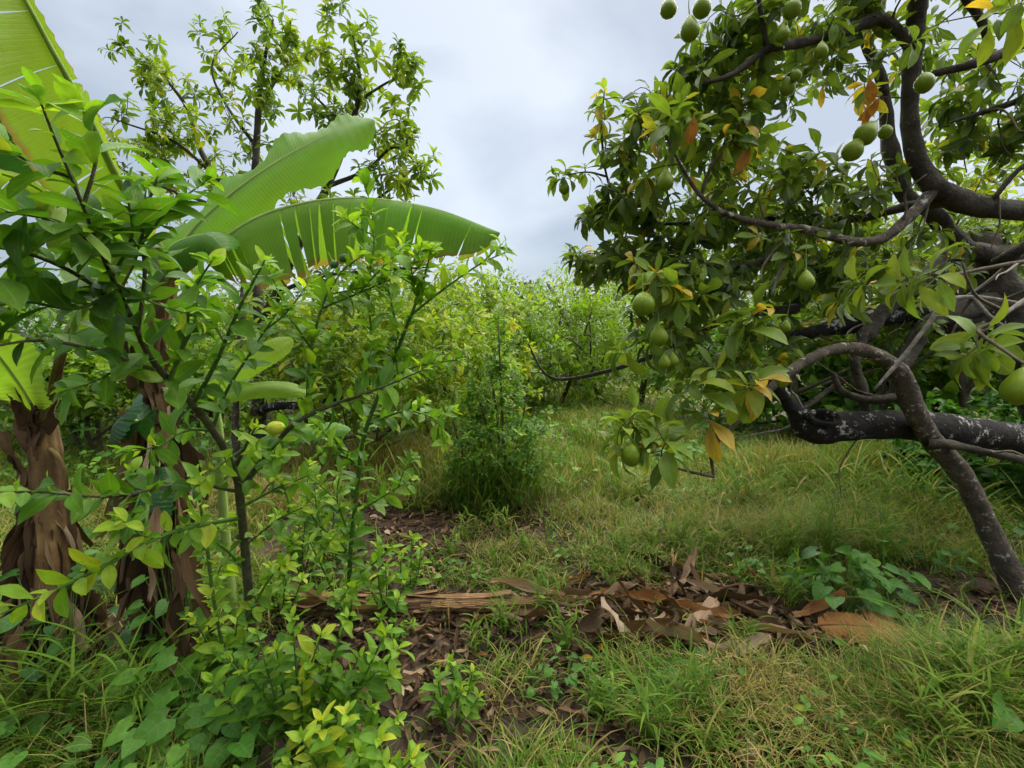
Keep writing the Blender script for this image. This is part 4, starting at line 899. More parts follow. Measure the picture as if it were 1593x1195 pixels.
# ================================================================== LEMON TREES
def lemon_plant(name, label, basepx, woods, shoots, size, tint, step, cap, key='lemon', group="lemon plants", cat="tree", mat=M_LEMON, dbase=None):
    """woods: (part name, material, [(px,py,d,r)...], leafy from fraction or None); shoots add green leafy stems"""
    base = G(*basepx)
    root = empty(name, base, label, cat, group); lv = Leaves()
    for nm, mt, seq, lf, *rest in woods:
        seq = [(a, b, (base[1] if d is None else d), r) for a, b, d, r in seq]
        pts = np.array([P(a, b, d) for a, b, d, r in seq])
        if seq[0][2] == base[1]: pts[0] = base - [0, 0, .02]
        mb = MB(); p, r, t = tube(mb, pts, np.array([s[3] * (.72 if s[2] < 1.35 else .9) for s in seq]), 8, (len(seq) - 1) * 6 + 1, .03)
        link(nm, mb.mesh(nm, mt, base), root)
        if lf is not None:
            sz = rest[0] if rest else size; tn = rest[1] if len(rest) > 1 else tint; st = rest[2] if len(rest) > 2 else step
            shoot_leaves(lv, key, p, sz * 1.14, min(.9, tn + .04), st * .60, lf)
            for q in range(2 if len(p) > 19 else 1):
                i_ = int(rng.uniform(max(.15, lf), .9) * (len(p) - 1)); near_ = p[i_][1] < 1.08; dr = norm(t[i_] * .6 + rng.normal(0, .6, 3) + [0, .1, -.5 if near_ else .3]); ln = rng.uniform(.08, .14) if near_ else rng.uniform(.12, .24)
                if p[i_][2] > 1.85 and near_: continue
                sp_ = np.array([p[i_], p[i_] + dr * ln * .5 + rng.normal(0, .01, 3), p[i_] + dr * ln + [0, 0, .02]]); mb = MB(); p2, r2, t2 = tube(mb, sp_, np.array([.0035, .0028, .0016]), 5, 7)
                link("shoot", mb.mesh("shoot", M_LGREEN, base), root); shoot_leaves(lv, key, p2, sz * 1.0, min(.9, tn + .06), st * .55, .2)
    put_leaves(root, base, lv, mat, cap)
    return root, base

def lemon_main():
    B, S = M_LBARK, M_LGREEN
    w = [("trunk", B, [(398, 1040, None, .026), (388, 930, 2.05, .0225), (379, 830, 1.95, .020), (371, 748, 1.84, .018)], None),
         ("leader", B, [(371, 750, 1.84, .0175), (345, 690, 1.72, .0155), (300, 630, 1.54, .014), (240, 565, 1.34, .0115), (205, 495, 1.2, .009), (165, 410, 1.06, .0065), (125, 310, .92, .0045), (85, 215, .85, .0032), (60, 150, .80, .002)], .30, .105, .36, .030),
         ("branch", B, [(240, 575, 1.34, .0075), (150, 545, 1.16, .006), (60, 530, 1.02, .0045), (-40, 545, .92, .003)], .12, .085, .30, .040),
         ("branch", B, [(205, 495, 1.2, .008), (140, 440, 1.06, .007), (60, 400, .96, .005), (-30, 380, .9, .003)], .10, .105, .32, .026),
         ("branch", B, [(155, 385, 1.02, .006), (90, 345, .95, .005), (10, 330, .9, .003)], .10, .11, .30, .026),
         ("branch", B, [(110, 275, .9, .005), (60, 260, .86, .004), (0, 225, .82, .003)], .10, .11, .38, .028),
         ("branch", B, [(130, 320, .93, .005), (150, 240, .92, .004), (130, 170, .9, .003)], .2, .105, .42, .03),
         ("branch", B, [(215, 515, 1.22, .008), (225, 430, 1.16, .006), (222, 350, 1.12, .005), (245, 275, 1.1, .003)], .15, .10, .36, .030),
         ("branch", S, [(175, 430, 1.08, .006), (205, 370, 1.05, .005), (200, 310, 1.0, .003)], .15, .10, .34, .03),
         ("branch", S, [(300, 630, 1.54, .008), (338, 560, 1.48, .007), (372, 480, 1.44, .005), (412, 405, 1.4, .003)], .10, .095, .40, .028),
         ("branch", S, [(264, 592, 1.4, .008), (288, 525, 1.36, .006), (298, 460, 1.33, .005), (330, 405, 1.3, .003)], .10, .095, .38, .028),
         ("branch", S, [(330, 672, 1.66, .007), (352, 610, 1.62, .006), (392, 545, 1.58, .004), (435, 480, 1.55, .003)], .12, .085, .42, .028),
         ("branch", S, [(185, 450, 1.12, .006), (120, 480, 1.05, .005), (40, 470, 1.0, .004), (-30, 480, .95, .003)], .1, .10, .3, .026),
         ("branch", B, [(371, 765, 1.86, .012), (428, 690, 1.78, .011), (480, 646, 1.76, .010), (590, 604, 1.8, .006), (660, 575, 1.85, .003)], .25, .085, .45, .030),
         ("branch", S, [(478, 648, 1.76, .008), (482, 560, 1.75, .007), (500, 480, 1.75, .005), (530, 425, 1.75, .004), (560, 400, 1.75, .003)], .05, .09, .48, .027),
         ("branch", S, [(486, 545, 1.76, .006), (455, 500, 1.7, .004), (430, 480, 1.7, .003)], .1, .08, .48, .027),
         ("branch", S, [(500, 480, 1.76, .005), (560, 455, 1.74, .004), (620, 430, 1.72, .003)], .1, .085, .48, .026),
         ("branch", B, [(366, 728, 1.82, .008), (384, 690, 1.76, .006), (398, 664, 1.74, .004)], .4, .07, .70, .03),
         ("branch", S, [(378, 805, 1.93, .010), (262, 830, 1.58, .008), (135, 895, 1.32, .006), (-20, 965, 1.16, .003)], .18, .10, .66, .026),
         ("branch", B, [(372, 765, 1.86, .008), (290, 752, 1.66, .007), (180, 772, 1.42, .006), (60, 765, 1.24, .005), (-30, 768, 1.12, .003)], .10, .085, .42, .026),
         ("branch", S, [(374, 790, 1.88, .007), (430, 760, 1.9, .005), (480, 740, 1.92, .003)], .1, .085, .5, .028),
         ("branch", S, [(380, 850, 1.98, .006), (430, 810, 1.95, .005), (470, 790, 1.9, .003)], .1, .085, .6, .028),
         ("branch", S, [(383, 890, 2.0, .006), (345, 850, 1.9, .005), (300, 830, 1.8, .003)], .1, .08, .55, .03),
         ("branch", S, [(372, 770, 1.86, .006), (410, 720, 1.8, .005), (440, 700, 1.76, .003)], .1, .08, .5, .03),
         ("branch", S, [(330, 670, 1.66, .006), (290, 670, 1.6, .005), (240, 700, 1.52, .003)], .1, .085, .4, .028),
         ("shoot", S, [(345, 1000, 2.02, .008), (332, 930, 1.9, .008), (322, 850, 1.84, .007), (308, 765, 1.78, .005), (303, 735, 1.76, .003)], .10, .06, .82, .022),
         ("branch", S, [(385, 960, 2.05, .006), (420, 900, 1.98, .005), (445, 880, 1.95, .003)], .1, .075, .62, .026)]
    root, base = lemon_plant("lemon_tree", "young lemon tree leaning towards the banana, with one yellow lemon on its branch", (398, 1040), w, [], .09, .4, .03, 300)
    o = hang_fruit(root, base, 428, 666, 1.72, .076, 'lemon', M_FLEM, 0, (R(82), 0), 'lemon'); tag(o, "yellow ripe lemon")
    for px, py in ((520, 412), (534, 402)):
        hang_fruit(root, base, px, py, 1.74, .038, 'lemon', M_FLEMG, 0, (R(40), 0), 'lemon')
    hang_fruit(root, base, 610, 582, 1.84, .028, 'lemon', M_NUT, 0, (R(20), 0), 'dried_bud')
lemon_main()

def lemon_second():
    B, S = M_LBARK, M_LGREEN
    w = [("trunk", S, [(546, 970, None, .013), (544, 880, 2.3, .013), (556, 760, 2.2, .012), (566, 680, 2.12, .011), (592, 608, 2.05, .010), (640, 490, 1.95, .007), (660, 430, 1.9, .005), (672, 385, 1.86, .003)], .12, .085, .46, .032),
         ("branch", S, [(640, 490, 1.95, .006), (690, 450, 1.9, .005), (745, 412, 1.88, .004), (788, 392, 1.86, .002)], .05, .085, .55, .028),
         ("branch", S, [(602, 590, 2.04, .006), (655, 568, 2.0, .004), (712, 560, 1.96, .003)], .08, .085, .45, .026),
         ("branch", S, [(575, 660, 2.1, .006), (630, 640, 2.04, .004), (680, 655, 2.0, .003), (690, 690, 1.98, .002)], .1, .08, .45, .027),
         ("branch", S, [(592, 610, 2.06, .006), (578, 520, 2.0, .005), (574, 440, 1.96, .004), (582, 375, 1.94, .003), (572, 330, 1.92, .002)], .15, .085, .52, .028),
         ("branch", S, [(622, 530, 2.0, .005), (604, 450, 1.96, .004), (596, 400, 1.94, .002)], .1, .085, .52, .027),
         ("branch", S, [(560, 730, 2.18, .006), (520, 690, 2.1, .005), (490, 660, 2.05, .003)], .1, .085, .45, .027),
         ("branch", S, [(552, 800, 2.24, .006), (600, 770, 2.18, .004), (640, 745, 2.12, .003)], .1, .08, .5, .027),
         ("branch", S, [(546, 860, 2.3, .006), (500, 820, 2.2, .005), (470, 780, 2.15, .003)], .1, .08, .55, .027),
         ("branch", S, [(546, 900, 2.32, .005), (590, 870, 2.25, .004), (610, 850, 2.2, .003)], .1, .075, .5, .028),
         ("branch", S, [(548, 840, 2.28, .005), (525, 780, 2.2, .004), (530, 730, 2.15, .003)], .1, .08, .5, .028),
         ("branch", S, [(650, 470, 1.94, .005), (640, 420, 1.9, .004), (655, 385, 1.88, .002)], .1, .085, .55, .027),
         ("branch", S, [(546, 930, None, .006), (500, 880, 2.25, .005), (480, 840, 2.2, .003)], .1, .075, .55, .027)]
    lemon_plant("lemon_tree", "slender green-stemmed lemon sapling in front of the fallen banana trunk", (546, 970), w, [], .08, .46, .03, 280)
lemon_second()

def lemon_low(name, label, bpx, tips, size, tint, cap, step=.022, dtip=-.12, yellow=()):
    base = G(*bpx); root = empty(name, base, label, "bush" if len(tips) > 6 else "seedling", "lemon plants"); lv = Leaves()
    for i, (px, py) in enumerate(tips):
        d = base[1] + dtip * rng.uniform(.2, 1.6); top = P(px, py, d); b = base + [rng.normal(0, .02), rng.normal(0, .02), -.01]
        mb = MB(); m = b * .5 + top * .5 + np.array([rng.normal(0, .02), 0, rng.uniform(-.02, .03)])
        p, r, t = tube(mb, np.array([b, m, top]), np.array([.006, .0045, .0025]), 6, 12); link("stem", mb.mesh("stem", M_LGREEN, base), root)
        shoot_leaves(lv, 'lemon', p, size * 1.2, tint + (.3 if i in yellow else 0), step, .22, 60)
    put_leaves(root, base, lv, M_LEMON, cap)
lemon_low("lemon_bush", "low lemon bush with some yellowing leaves below the leaning lemon tree", (470, 1165),
          [(400, 985), (430, 1010), (455, 960), (500, 985), (540, 960), (560, 1020), (600, 985), (610, 1050), (520, 1060), (470, 1060), (380, 1040), (345, 1015), (330, 1060), (580, 1100), (620, 1120), (540, 1150), (500, 1180), (440, 1110), (620, 1010), (480, 1120), (510, 1030)], .075, .50, 300, .020, -.14, (3, 9, 15, 16, 19))
lemon_low("lemon_bush", "bright lemon shoots along the bottom edge under the yellowing bush", (540, 1290), [(470, 1150), (500, 1120), (540, 1110), (590, 1150), (560, 1170), (600, 1190), (450, 1190), (640, 1180)], .075, .58, 140, .02, -.1, (0, 1))
lemon_low("lemon_seedling", "lemon seedling on bare soil in front of the black husk", (705, 1125), [(700, 1030), (735, 1045), (680, 1050), (720, 1075), (745, 1085), (665, 1070)], .065, .52, 80, .02, -.06)
lemon_low("lemon_seedling", "light green seedling just behind the fallen banana trunk", (635, 925), [(640, 835), (625, 860), (655, 850), (650, 880)], .075, .62, 50, .025, -.05)
lemon_low("lemon_seedling", "seedling crossing the near side of the fallen trunk", (610, 1010), [(590, 960), (620, 930), (640, 970), (605, 985)], .07, .46, 50, .025, -.05)
lemon_low("lemon_seedling", "leafy seedling between the sapling and the dry grass", (520, 890), [(500, 800), (540, 790), (480, 830), (560, 820), (520, 770)], .08, .40, 70, .024, -.1)
lemon_low("lemon_seedling", "seedling beside the brown skirt of the tall banana", (440, 960), [(420, 880), (455, 870), (470, 900), (430, 920)], .075, .58, 60, .022, -.1)

# ================================================================== FALLEN BANANA TRUNK and its debris
def fallen_trunk():
    a, b = G(430, 948), G(905, 950)
    base = (a + b) / 2
    root = empty("fallen_banana_trunk", base, "dry brown fallen banana trunk with peeling sheaths lying across the ground", "fallen trunk")
    n = 9; f = np.linspace(0, 1, n)[:, None]; pts = a * (1 - f) + b * f + np.array([0, 0, .045]); pts[:, 2] += rng.normal(0, .006, n); pts[:, 1] += rng.normal(0, .015, n)
    pts[:, 2] -= .012; mb = MB(); tube(mb, pts, np.array([.045, .06, .068, .062, .07, .064, .06, .05, .02]), 14, 46, .05); link("core", mb.mesh("core", M_LOG, base), root)
    dirx = norm(b - a); side = np.array([-dirx[1], dirx[0], 0])
    for k in range(11):
        s0 = rng.uniform(0, .62); ln = rng.uniform(.22, .38); th0 = rng.uniform(-.4, 2.6); wdt = rng.uniform(.5, 1.0); m = 14; nv = 5
        V, A = [], []
        for i in range(m):
            fr = s0 + ln * i / (m - 1); c = a * (1 - fr) + b * fr + np.array([0, 0, .033])
            rr = .066 + (.006 * math.sin(i * .35 + k)) + .006 * (k % 4) + (.025 * max(0, i - m + 4) / 4)
            for q in range(nv):
                th = th0 + wdt * (q / (nv - 1) - .5) * (1 - .3 * abs(i / (m - 1) * 2 - 1)); V.append(c + rr * (math.cos(th) * -side + math.sin(th) * np.array([0, 0, 1])) + rng.normal(0, .0015, 3)); A.append((.5, i / (m - 1), q / (nv - 1)))
        F = [(i * nv + q, i * nv + q + 1, (i + 1) * nv + q + 1, (i + 1) * nv + q) for i in range(m - 1) for q in range(nv - 1)]
        mb = MB(); mb.add(V, F, A); link("sheath", mb.mesh("sheath", M_SHEATH, base), root)
    for k in range(34):
        fr = rng.uniform(0, .95); c = a * (1 - fr) + b * fr + np.array([rng.normal(0, .02), rng.normal(-.02, .05), rng.uniform(.02, .11)])
        strip_obj("fibre_strip", root, base, c, dirx * rng.choice([-1, 1]) + rng.normal(0, .16, 3) * [1, 1, .5], np.array([rng.normal(0, .3), -.4, 1]), rng.uniform(.2, .5), rng.uniform(.12, .3), float(np.clip(rng.normal(.72, .18), .2, .98)), key='rag')
fallen_trunk()

def stalk(label, pts, r, mat=M_SHEATH):
    """a dry leaf stalk lying on the ground"""
    w = np.array([G(x, y) for x, y in pts]); w[:, 2] += np.linspace(.03, .045, len(w)) + .01; base = w[0]
    mb = MB(); tube(mb, w, np.linspace(r, r * .6, len(w)), 8, 16, .06)
    tag(link("dry_leaf_stalk", mb.mesh("dry_leaf_stalk", mat, base)), label, "leaf stalk", "dry banana leaf stalks on the ground").location = base
stalk("orange dry stalk slanting from trunk end towards the yellow peel", [(838, 945), (870, 985), (905, 1020)], .013)
stalk("long tan stalk running from trunk end into the debris heap", [(850, 938), (910, 962), (960, 980), (1000, 1000)], .013)
stalk("short pale stalk lying level in the middle of the debris heap", [(920, 962), (950, 963), (975, 967)], .012)
stalk("thin stalk along the rear edge of the debris heap", [(930, 938), (970, 934), (1005, 930)], .010)
stalk("thin tan stalk parallel to the fallen trunk on its near side", [(560, 960), (640, 953), (735, 955)], .014)
stalk("rusty stalk crossing the rear of the heap at a slant", [(990, 905), (1040, 935), (1080, 970)], .010)
stalk("tan stalk pointing towards the viewer from mid heap", [(1060, 940), (1075, 985), (1100, 1020)], .009)
stalk("short rusty stalk at the heap's far end by the grass clump", [(1110, 925), (1150, 918), (1185, 925)], .010)
stalk("dark stalk near the orange dead leaf", [(1190, 985), (1240, 1000), (1290, 1012)], .010)

def on_ground(px, py, lift=.01):
    g = G(px, py); return g + np.array([0, 0, lift])
# larger pieces in the heap, each its own thing
def debris():
    n = 290
    for k in range(n):
        if k < 250:
            px, py = rng.normal(1055, 90), rng.normal(958, 34)
            if not (830 < px < 1250 and 885 < py < 1045): px, py = rng.uniform(900, 1180), rng.uniform(900, 1030)
        elif k < 270: px, py = rng.uniform(560, 800), rng.uniform(975, 1040)
        else: px, py = rng.uniform(580, 900), rng.uniform(770, 900)
        g = on_ground(px, py, rng.uniform(.006, .055) if k < 250 else rng.uniform(.005, .03)); th = rng.uniform(0, 6.28); s = (rng.uniform(.12, .30) if k % 4 else rng.uniform(.3, .5)) if k < 250 else rng.uniform(.08, .18)
        o = strip_obj("dry_leaf", None, np.zeros(3), g, [math.cos(th), math.sin(th), rng.uniform(-.06, .14 if k % 6 else .32)], [rng.normal(0, .45), rng.normal(0, .45), 1], s, s * rng.uniform(.35, .9), float(np.clip(rng.normal(.52, .22), .03, .97)), M_ORANGE if rng.uniform() < .17 else M_DEAD, key='rag' if k % 3 else 'strip')
        lab = ("brown dried banana leaf scrap in the debris heap beside the fallen trunk" if k < 250 else "small brown dead leaf scrap on the soil in front of the fallen trunk" if k < 270 else "small brown dead leaf on the litter patch behind the fallen trunk")
        tag(o, lab, "dead leaf", "scraps in the debris heap" if k < 250 else "scraps before the fallen trunk" if k < 270 else "dead leaves behind the fallen trunk")
    # the orange leaf
    base = G(1345, 1003)
    root = empty("dry_banana_leaf", base, "large orange-brown dried banana leaf lying flat near the leaning stem's foot", "dead leaf")
    a, b = G(1265, 985), G(1440, 1003)
    mid = [a + [0, 0, .05], a * .7 + b * .3 + [0, 0, .07], a * .35 + b * .65 + [0, 0, .06], b + [0, 0, .02]]
    banana_leaf(root, base, mid, .25, M_ORANGE, up=(0, -.35, 1), sag=(.5, .25), tears=6, tint=.8, frac0=.05, ragged=.4, rib_r=.006, petiole=M_SHEATH, tear_droop=.15, pleat=.006)
    # small finds
    def nut(px, py, r, mat, name, label, cat):
        g = G(px, py); o = link(name, fruit_mesh('round_avocado', mat)); o.location = g + np.array([0, 0, r * 1.75]); o.scale = (r * 2, r * 2, r * 1.9); o.rotation_euler = (.4, .3, 0); tag(o, label, cat)
    nut(685, 1036, .022, M_NUT, "dry_seed", "round tan dry seed on soil near the lemon seedling", "seed")
    nut(701, 1014, .018, M_BLACK, "black_husk", "small black round husk on the soil before the fallen trunk", "husk")
    for (px, py, s, th, lab) in ((948, 1018, .085, 2.1, "yellow curled peel piece standing before the debris heap"), (930, 1010, .06, 1.0, "smaller yellow peel piece leaning beside the dark debris"), (902, 1026, .07, .3, "yellow dead leaf at the end of the orange stalk")):
        g = on_ground(px, py, .02); ml = Leaves(); ml.add('lemon', g, np.array([math.cos(th), -.3, math.sin(th) * .7 + .2]), np.array([0, -.8, .6]), s, .5); k, v, M, t = ml.arrays()
        m = Matrix([list(r) for r in M[0]] + [[0, 0, 0, 1]])
        tag(link("yellow_peel", leaf_mesh('lemon', int(v[0]), .5, M_YELF), None, m), lab, "peel")
debris()

# leaf litter: brown scraps nobody could count
def in_blob(x, y, c, rx, ry):
    return np.exp(-(((x - c[0]) / rx) ** 2 + ((y - c[1]) / ry) ** 2))
LIT = [(G(720, 845), .75, .60, 1.5), (G(640, 800), .6, .5, 1.3), (G(860, 800), .4, .4, .9), (G(1120, 860), .4, .25, .8), (G(640, 990), .55, .28, 1.0), (G(1040, 960), .65, .30, 1.3), (G(1150, 800), .6, .4, .5), (G(1230, 1000), .5, .2, .8), (G(1300, 1080), .4, .25, .5), (G(880, 1120), .3, .3, .35), (G(560, 1090), .5, .3, .4), (G(940, 780), .5, .5, .5), (G(1500, 940), .6, .3, .5), (G(150, 1080), .6, .3, .7), (G(280, 1030), .4, .3, .7), (G(1080, 1140), .5, .3, .25)]
def litter():
    lv = Leaves(); N = 90000
    y = rng.uniform(1.2, 9, N); x = rng.uniform(-1.25, 1.25, N) * y
    dens = sum(a * in_blob(x, y, c, rx, ry) for c, rx, ry, a in LIT) * .75 + .22
    keep = rng.uniform(0, 1, N) < np.clip(dens, 0, 1) * np.clip(2.5 / y, .25, 1) * .55
    x, y = x[keep], y[keep]; n = len(x); th = rng.uniform(0, 6.28, n)
    pos = np.stack([x, y, gz(x, y) + rng.uniform(.004, .03, n)], -1)
    d = np.stack([np.cos(th), np.sin(th), rng.normal(.08, .18, n)], -1); up = np.stack([rng.normal(0, .4, n), rng.normal(0, .4, n), np.ones(n)], -1)
    s = rng.uniform(.035, .12, n)
    h = n // 2
    lv.add('avo_lo', pos[:h], d[:h], up[:h], s[:h], np.clip(rng.normal(.42, .2, h), .02, .95)); lv.add('rag_lo', pos[h:], d[h:], up[h:], s[h:] * 1.1, np.clip(rng.normal(.42, .22, n - h), .02, .95))
    k, v, M, t = lv.arrays(); mb = MB(); bake(k, v, M, t, mb)
    tag(link("leaf_litter", mb.mesh("leaf_litter", M_DEAD)), "brown leaf litter scattered over the soil", "leaf litter", None, "stuff")
    print("litter", n)
litter()

# ================================================================== GRASS
DRY = [(G(640, 745), .75, .7, 1.0), (G(560, 730), .6, .5, .9), (G(470, 770), .5, .4, .8), (G(1190, 745), .45, .35, 1.0), (G(1180, 1075), .20, .12, 1.0), (G(960, 620), 2.2, 3.0, .45), (G(1420, 720), .8, .8, .4), (G(1330, 840), .6, .4, .4), (G(1300, 1130), .5, .3, .5), (G(110, 800), .6, .6, .6), (G(930, 840), .6, .3, .35)]
TALL = [(G(640, 745), .8, .7, .40), (G(500, 750), .7, .5, .35), (G(1190, 745), .45, .35, .38), (G(1340, 750), .8, .6, .38), (G(1500, 760), .7, .6, .40), (G(770, 790), .55, .3, .35), (G(1510, 1130), .45, .3, .22), (G(60, 1120), .5, .25, .25), (G(960, 700), 1.2, 1.2, .22), (G(1180, 1075), .2, .12, .14), (G(1280, 860), .5, .3, .15), (G(950, 620), 3, 4, .25), (G(60, 700), 2.0, 2.0, .45), (G(860, 740), .4, .4, .2)]
BARE = [(c, rx, ry, a) for c, rx, ry, a in LIT] + [(G(1030, 965), .80, .36, 1.6), (G(720, 990), .6, .22, 1.0), (G(680, 950), .9, .16, 1.2), (G(1340, 1000), .4, .14, 1.0)] + [(G(1560, 945), .6, .35, 1.1), (G(1480, 900), .4, .3, .8), (G(560, 1060), .5, .3, .8), (G(850, 1130), .25, .2, .7), (G(640, 1120), .4, .25, .8), (G(640, 1190), .4, .2, .8), (G(210, 1040), .5, .3, .8)]
def field(x, y, L_): return sum(a * in_blob(x, y, c, rx, ry) for c, rx, ry, a in L_)
def grass():
    lv = Leaves(); NT_ = 60000
    y = np.concatenate([1.05 + 4.6 * rng.uniform(0, 1, int(NT_ * .62)) ** 1.25, 5.6 + 22 * rng.uniform(0, 1, NT_ - int(NT_ * .62)) ** 1.9]); x = rng.uniform(-1.22, 1.22, NT_) * (y + .25)
    clump = .5 + .5 * np.sin(3.1 * x + 1.7 * np.sin(2.3 * y)) * np.sin(2.7 * y + 1.3 * np.sin(1.9 * x)) + .25 * np.sin(9 * x + 4 * y) 
    bare = np.clip(field(x, y, BARE), 0, 1)
    patch = np.clip((clump - .30) * 2.2, .10, 1.15)
    dens = np.clip((patch * np.where(y < 3.2, .8, 1) + .6 * field(x, y, TALL)) * (1 - .96 * bare), .02, 1)
    k_ = rng.uniform(0, 1, NT_) < dens; x, y, clump, bare = x[k_], y[k_], clump[k_], bare[k_]
    dry = np.clip(field(x, y, DRY), 0, 1); tall = np.minimum(field(x, y, TALL), .42) * (1 - .5 * bare)
    nb = 5
    for q in range(nb):
        n = len(x); th = rng.uniform(0, 6.28, n); sp = .012 + .03 * np.clip(y / 6, .2, 2)
        px = x + rng.normal(0, 1, n) * sp; py = y + rng.normal(0, 1, n) * sp
        h = (.10 + .17 * rng.uniform(0, 1, n) ** 1.5 + tall * rng.uniform(.5, 1.35, n)) * (1 + .25 * (clump - .5))
        lean = rng.uniform(.15, 1.0, n) * np.where(tall > .15, .6, 1)
        d = np.stack([np.cos(th) * lean, np.sin(th) * lean, np.ones(n)], -1)
        up = np.stack([-np.cos(th), -np.sin(th), np.full(n, .25)], -1)
        wd = np.clip(.0048 + .005 * rng.uniform(0, 1, n) ** 2 + .0012 * np.maximum(0, y - 3), .004, .022)
        wd = wd * np.where(rng.uniform(0, 1, n) < .15, 1.6, 1)
        isdry = rng.uniform(0, 1, n) < np.clip(.25 + .68 * dry, 0, .92)
        tint = np.where(isdry, np.clip(rng.normal(.82, .14, n), .56, 1), np.clip(rng.normal(.33 - .05 * (tall > .2), .13, n), .03, .55))
        pos = np.stack([px, py, gz(px, py) - .005], -1)
        for key_, lo_, hi_ in (('blade', 0, 2.6), ('blade_mid', 2.6, 4.6), ('blade_far', 4.6, 99)):
            m_ = (y >= lo_) & (y < hi_); lv.add(key_, pos[m_], d[m_], up[m_], h[m_], tint[m_], wd[m_])
    k, v, M, t = lv.arrays(); mb = MB(); bake(k, v, M, t, mb); print("blades", len(t))
    tag(link("grass", mb.mesh("grass", M_GRASS)), "green and straw-coloured grass covering the clearing", "grass", None, "stuff")
grass()

def tall_grass():
    lv = Leaves()
    for px, py, rx, ry, n, h0, h1, pd in ((1250, 755, .60, .45, 4200, .32, .70, .30), (1400, 750, .75, .50, 5200, .34, .74, .28), (1510, 790, .6, .45, 3000, .30, .65, .22), (1190, 735, .40, .30, 1300, .25, .5, .8), (640, 735, .65, .55, 3600, .35, .70, .85), (540, 740, .6, .5, 1800, .35, .65, .85), (870, 715, .45, .5, 1300, .20, .42, .35), (960, 660, 1.1, 1.0, 4200, .30, .60, .40), (930, 615, 1.6, 1.6, 2200, .30, .55, .6), (430, 790, .5, .4, 1000, .3, .55, .8), (1080, 690, .6, .6, 1300, .25, .45, .45), (40, 740, 1.2, .9, 1800, .3, .6, .3), (690, 780, .35, .25, 900, .2, .45, .35), (1010, 760, .55, .35, 1500, .18, .38, .5), (900, 800, .45, .25, 1000, .16, .32, .5), (1120, 800, .5, .3, 1500, .2, .42, .55), (1330, 830, .5, .3, 1500, .25, .5, .35), (1180, 840, .3, .2, 700, .2, .36, .6), (1470, 1120, .4, .25, 1500, .2, .42, .3), (1250, 1130, .45, .25, 1300, .12, .26, .7), (80, 1120, .5, .25, 1300, .2, .4, .3), (800, 860, .4, .2, 700, .12, .25, .45), (1130, 835, .45, .25, 1500, .22, .42, .5), (1290, 850, .5, .28, 2000, .25, .50, .4), (1420, 830, .5, .3, 2000, .28, .55, .35), (1000, 835, .45, .2, 1000, .16, .32, .5), (1480, 880, .35, .2, 800, .2, .42, .35)):
        c = G(px, py); x = c[0] + rng.normal(0, .6, n) * rx; y = c[1] + rng.normal(0, .6, n) * ry; th = rng.uniform(0, 6.28, n); ln = rng.uniform(.1, .75, n)
        cl = np.round(x * 7 + .6 * np.sin(9 * y)) / 7; x = x * .35 + cl * .65
        isd = rng.uniform(0, 1, n) < pd
        tint = np.where(isd, np.clip(rng.normal(.80, .10, n), .58, 1), np.clip(rng.normal(.34, .13, n), .04, .56))
        lv.add('blade' if c[1] < 5.5 else 'blade_mid', np.stack([x, y, gz(x, y) - .01], -1), np.stack([np.cos(th) * ln, np.sin(th) * ln, np.ones(n)], -1), np.stack([-np.cos(th), -np.sin(th), np.full(n, .25)], -1), rng.uniform(h0, h1, n), tint, rng.uniform(.0035, .0065, n) * np.clip(c[1] / 4, 1, 2))
    k, v, M, t = lv.arrays(); mb = MB(); bake(k, v, M, t, mb)
    tag(link("tall_grass", mb.mesh("tall_grass", M_GRASS)), "tall thin green and straw grass at the edges of the clearing", "grass", None, "stuff")
tall_grass()

def stalk_grass(lv, base, h, n, spread=.5):
    """leafy grass stalks: alternating broad blades up thin stems"""
    for s in range(n):
        th = rng.uniform(0, 6.28); ln = rng.uniform(.1, spread); b = base + [rng.normal(0, .025), rng.normal(0, .025), 0]
        hh = h * rng.uniform(.6, 1.15); m = int(rng.integers(4, 8)); f = np.linspace(.12, 1, m)
        tip = np.array([math.cos(th) * ln, math.sin(th) * ln, 1.0]); pos = b + np.outer(f, tip) * hh
        lv.add('blade_hi', b, tip, np.array([-math.cos(th), -math.sin(th), .2]), hh * 1.05, .38, .005)
        a = rng.uniform(0, 6.28) + np.arange(m) * 3.0 + rng.normal(0, .3, m)
        d = np.stack([np.cos(a), np.sin(a), np.full(m, rng.uniform(.5, 1.0))], -1) + tip * .3
        lv.add('blade_hi', pos, d, np.stack([-np.cos(a), -np.sin(a), np.full(m, 1.1)], -1), hh * rng.uniform(.45, .85, m), np.clip(rng.normal(.36, .1, m), .05, .54), .010 + .006 * rng.uniform(0, 1, m))
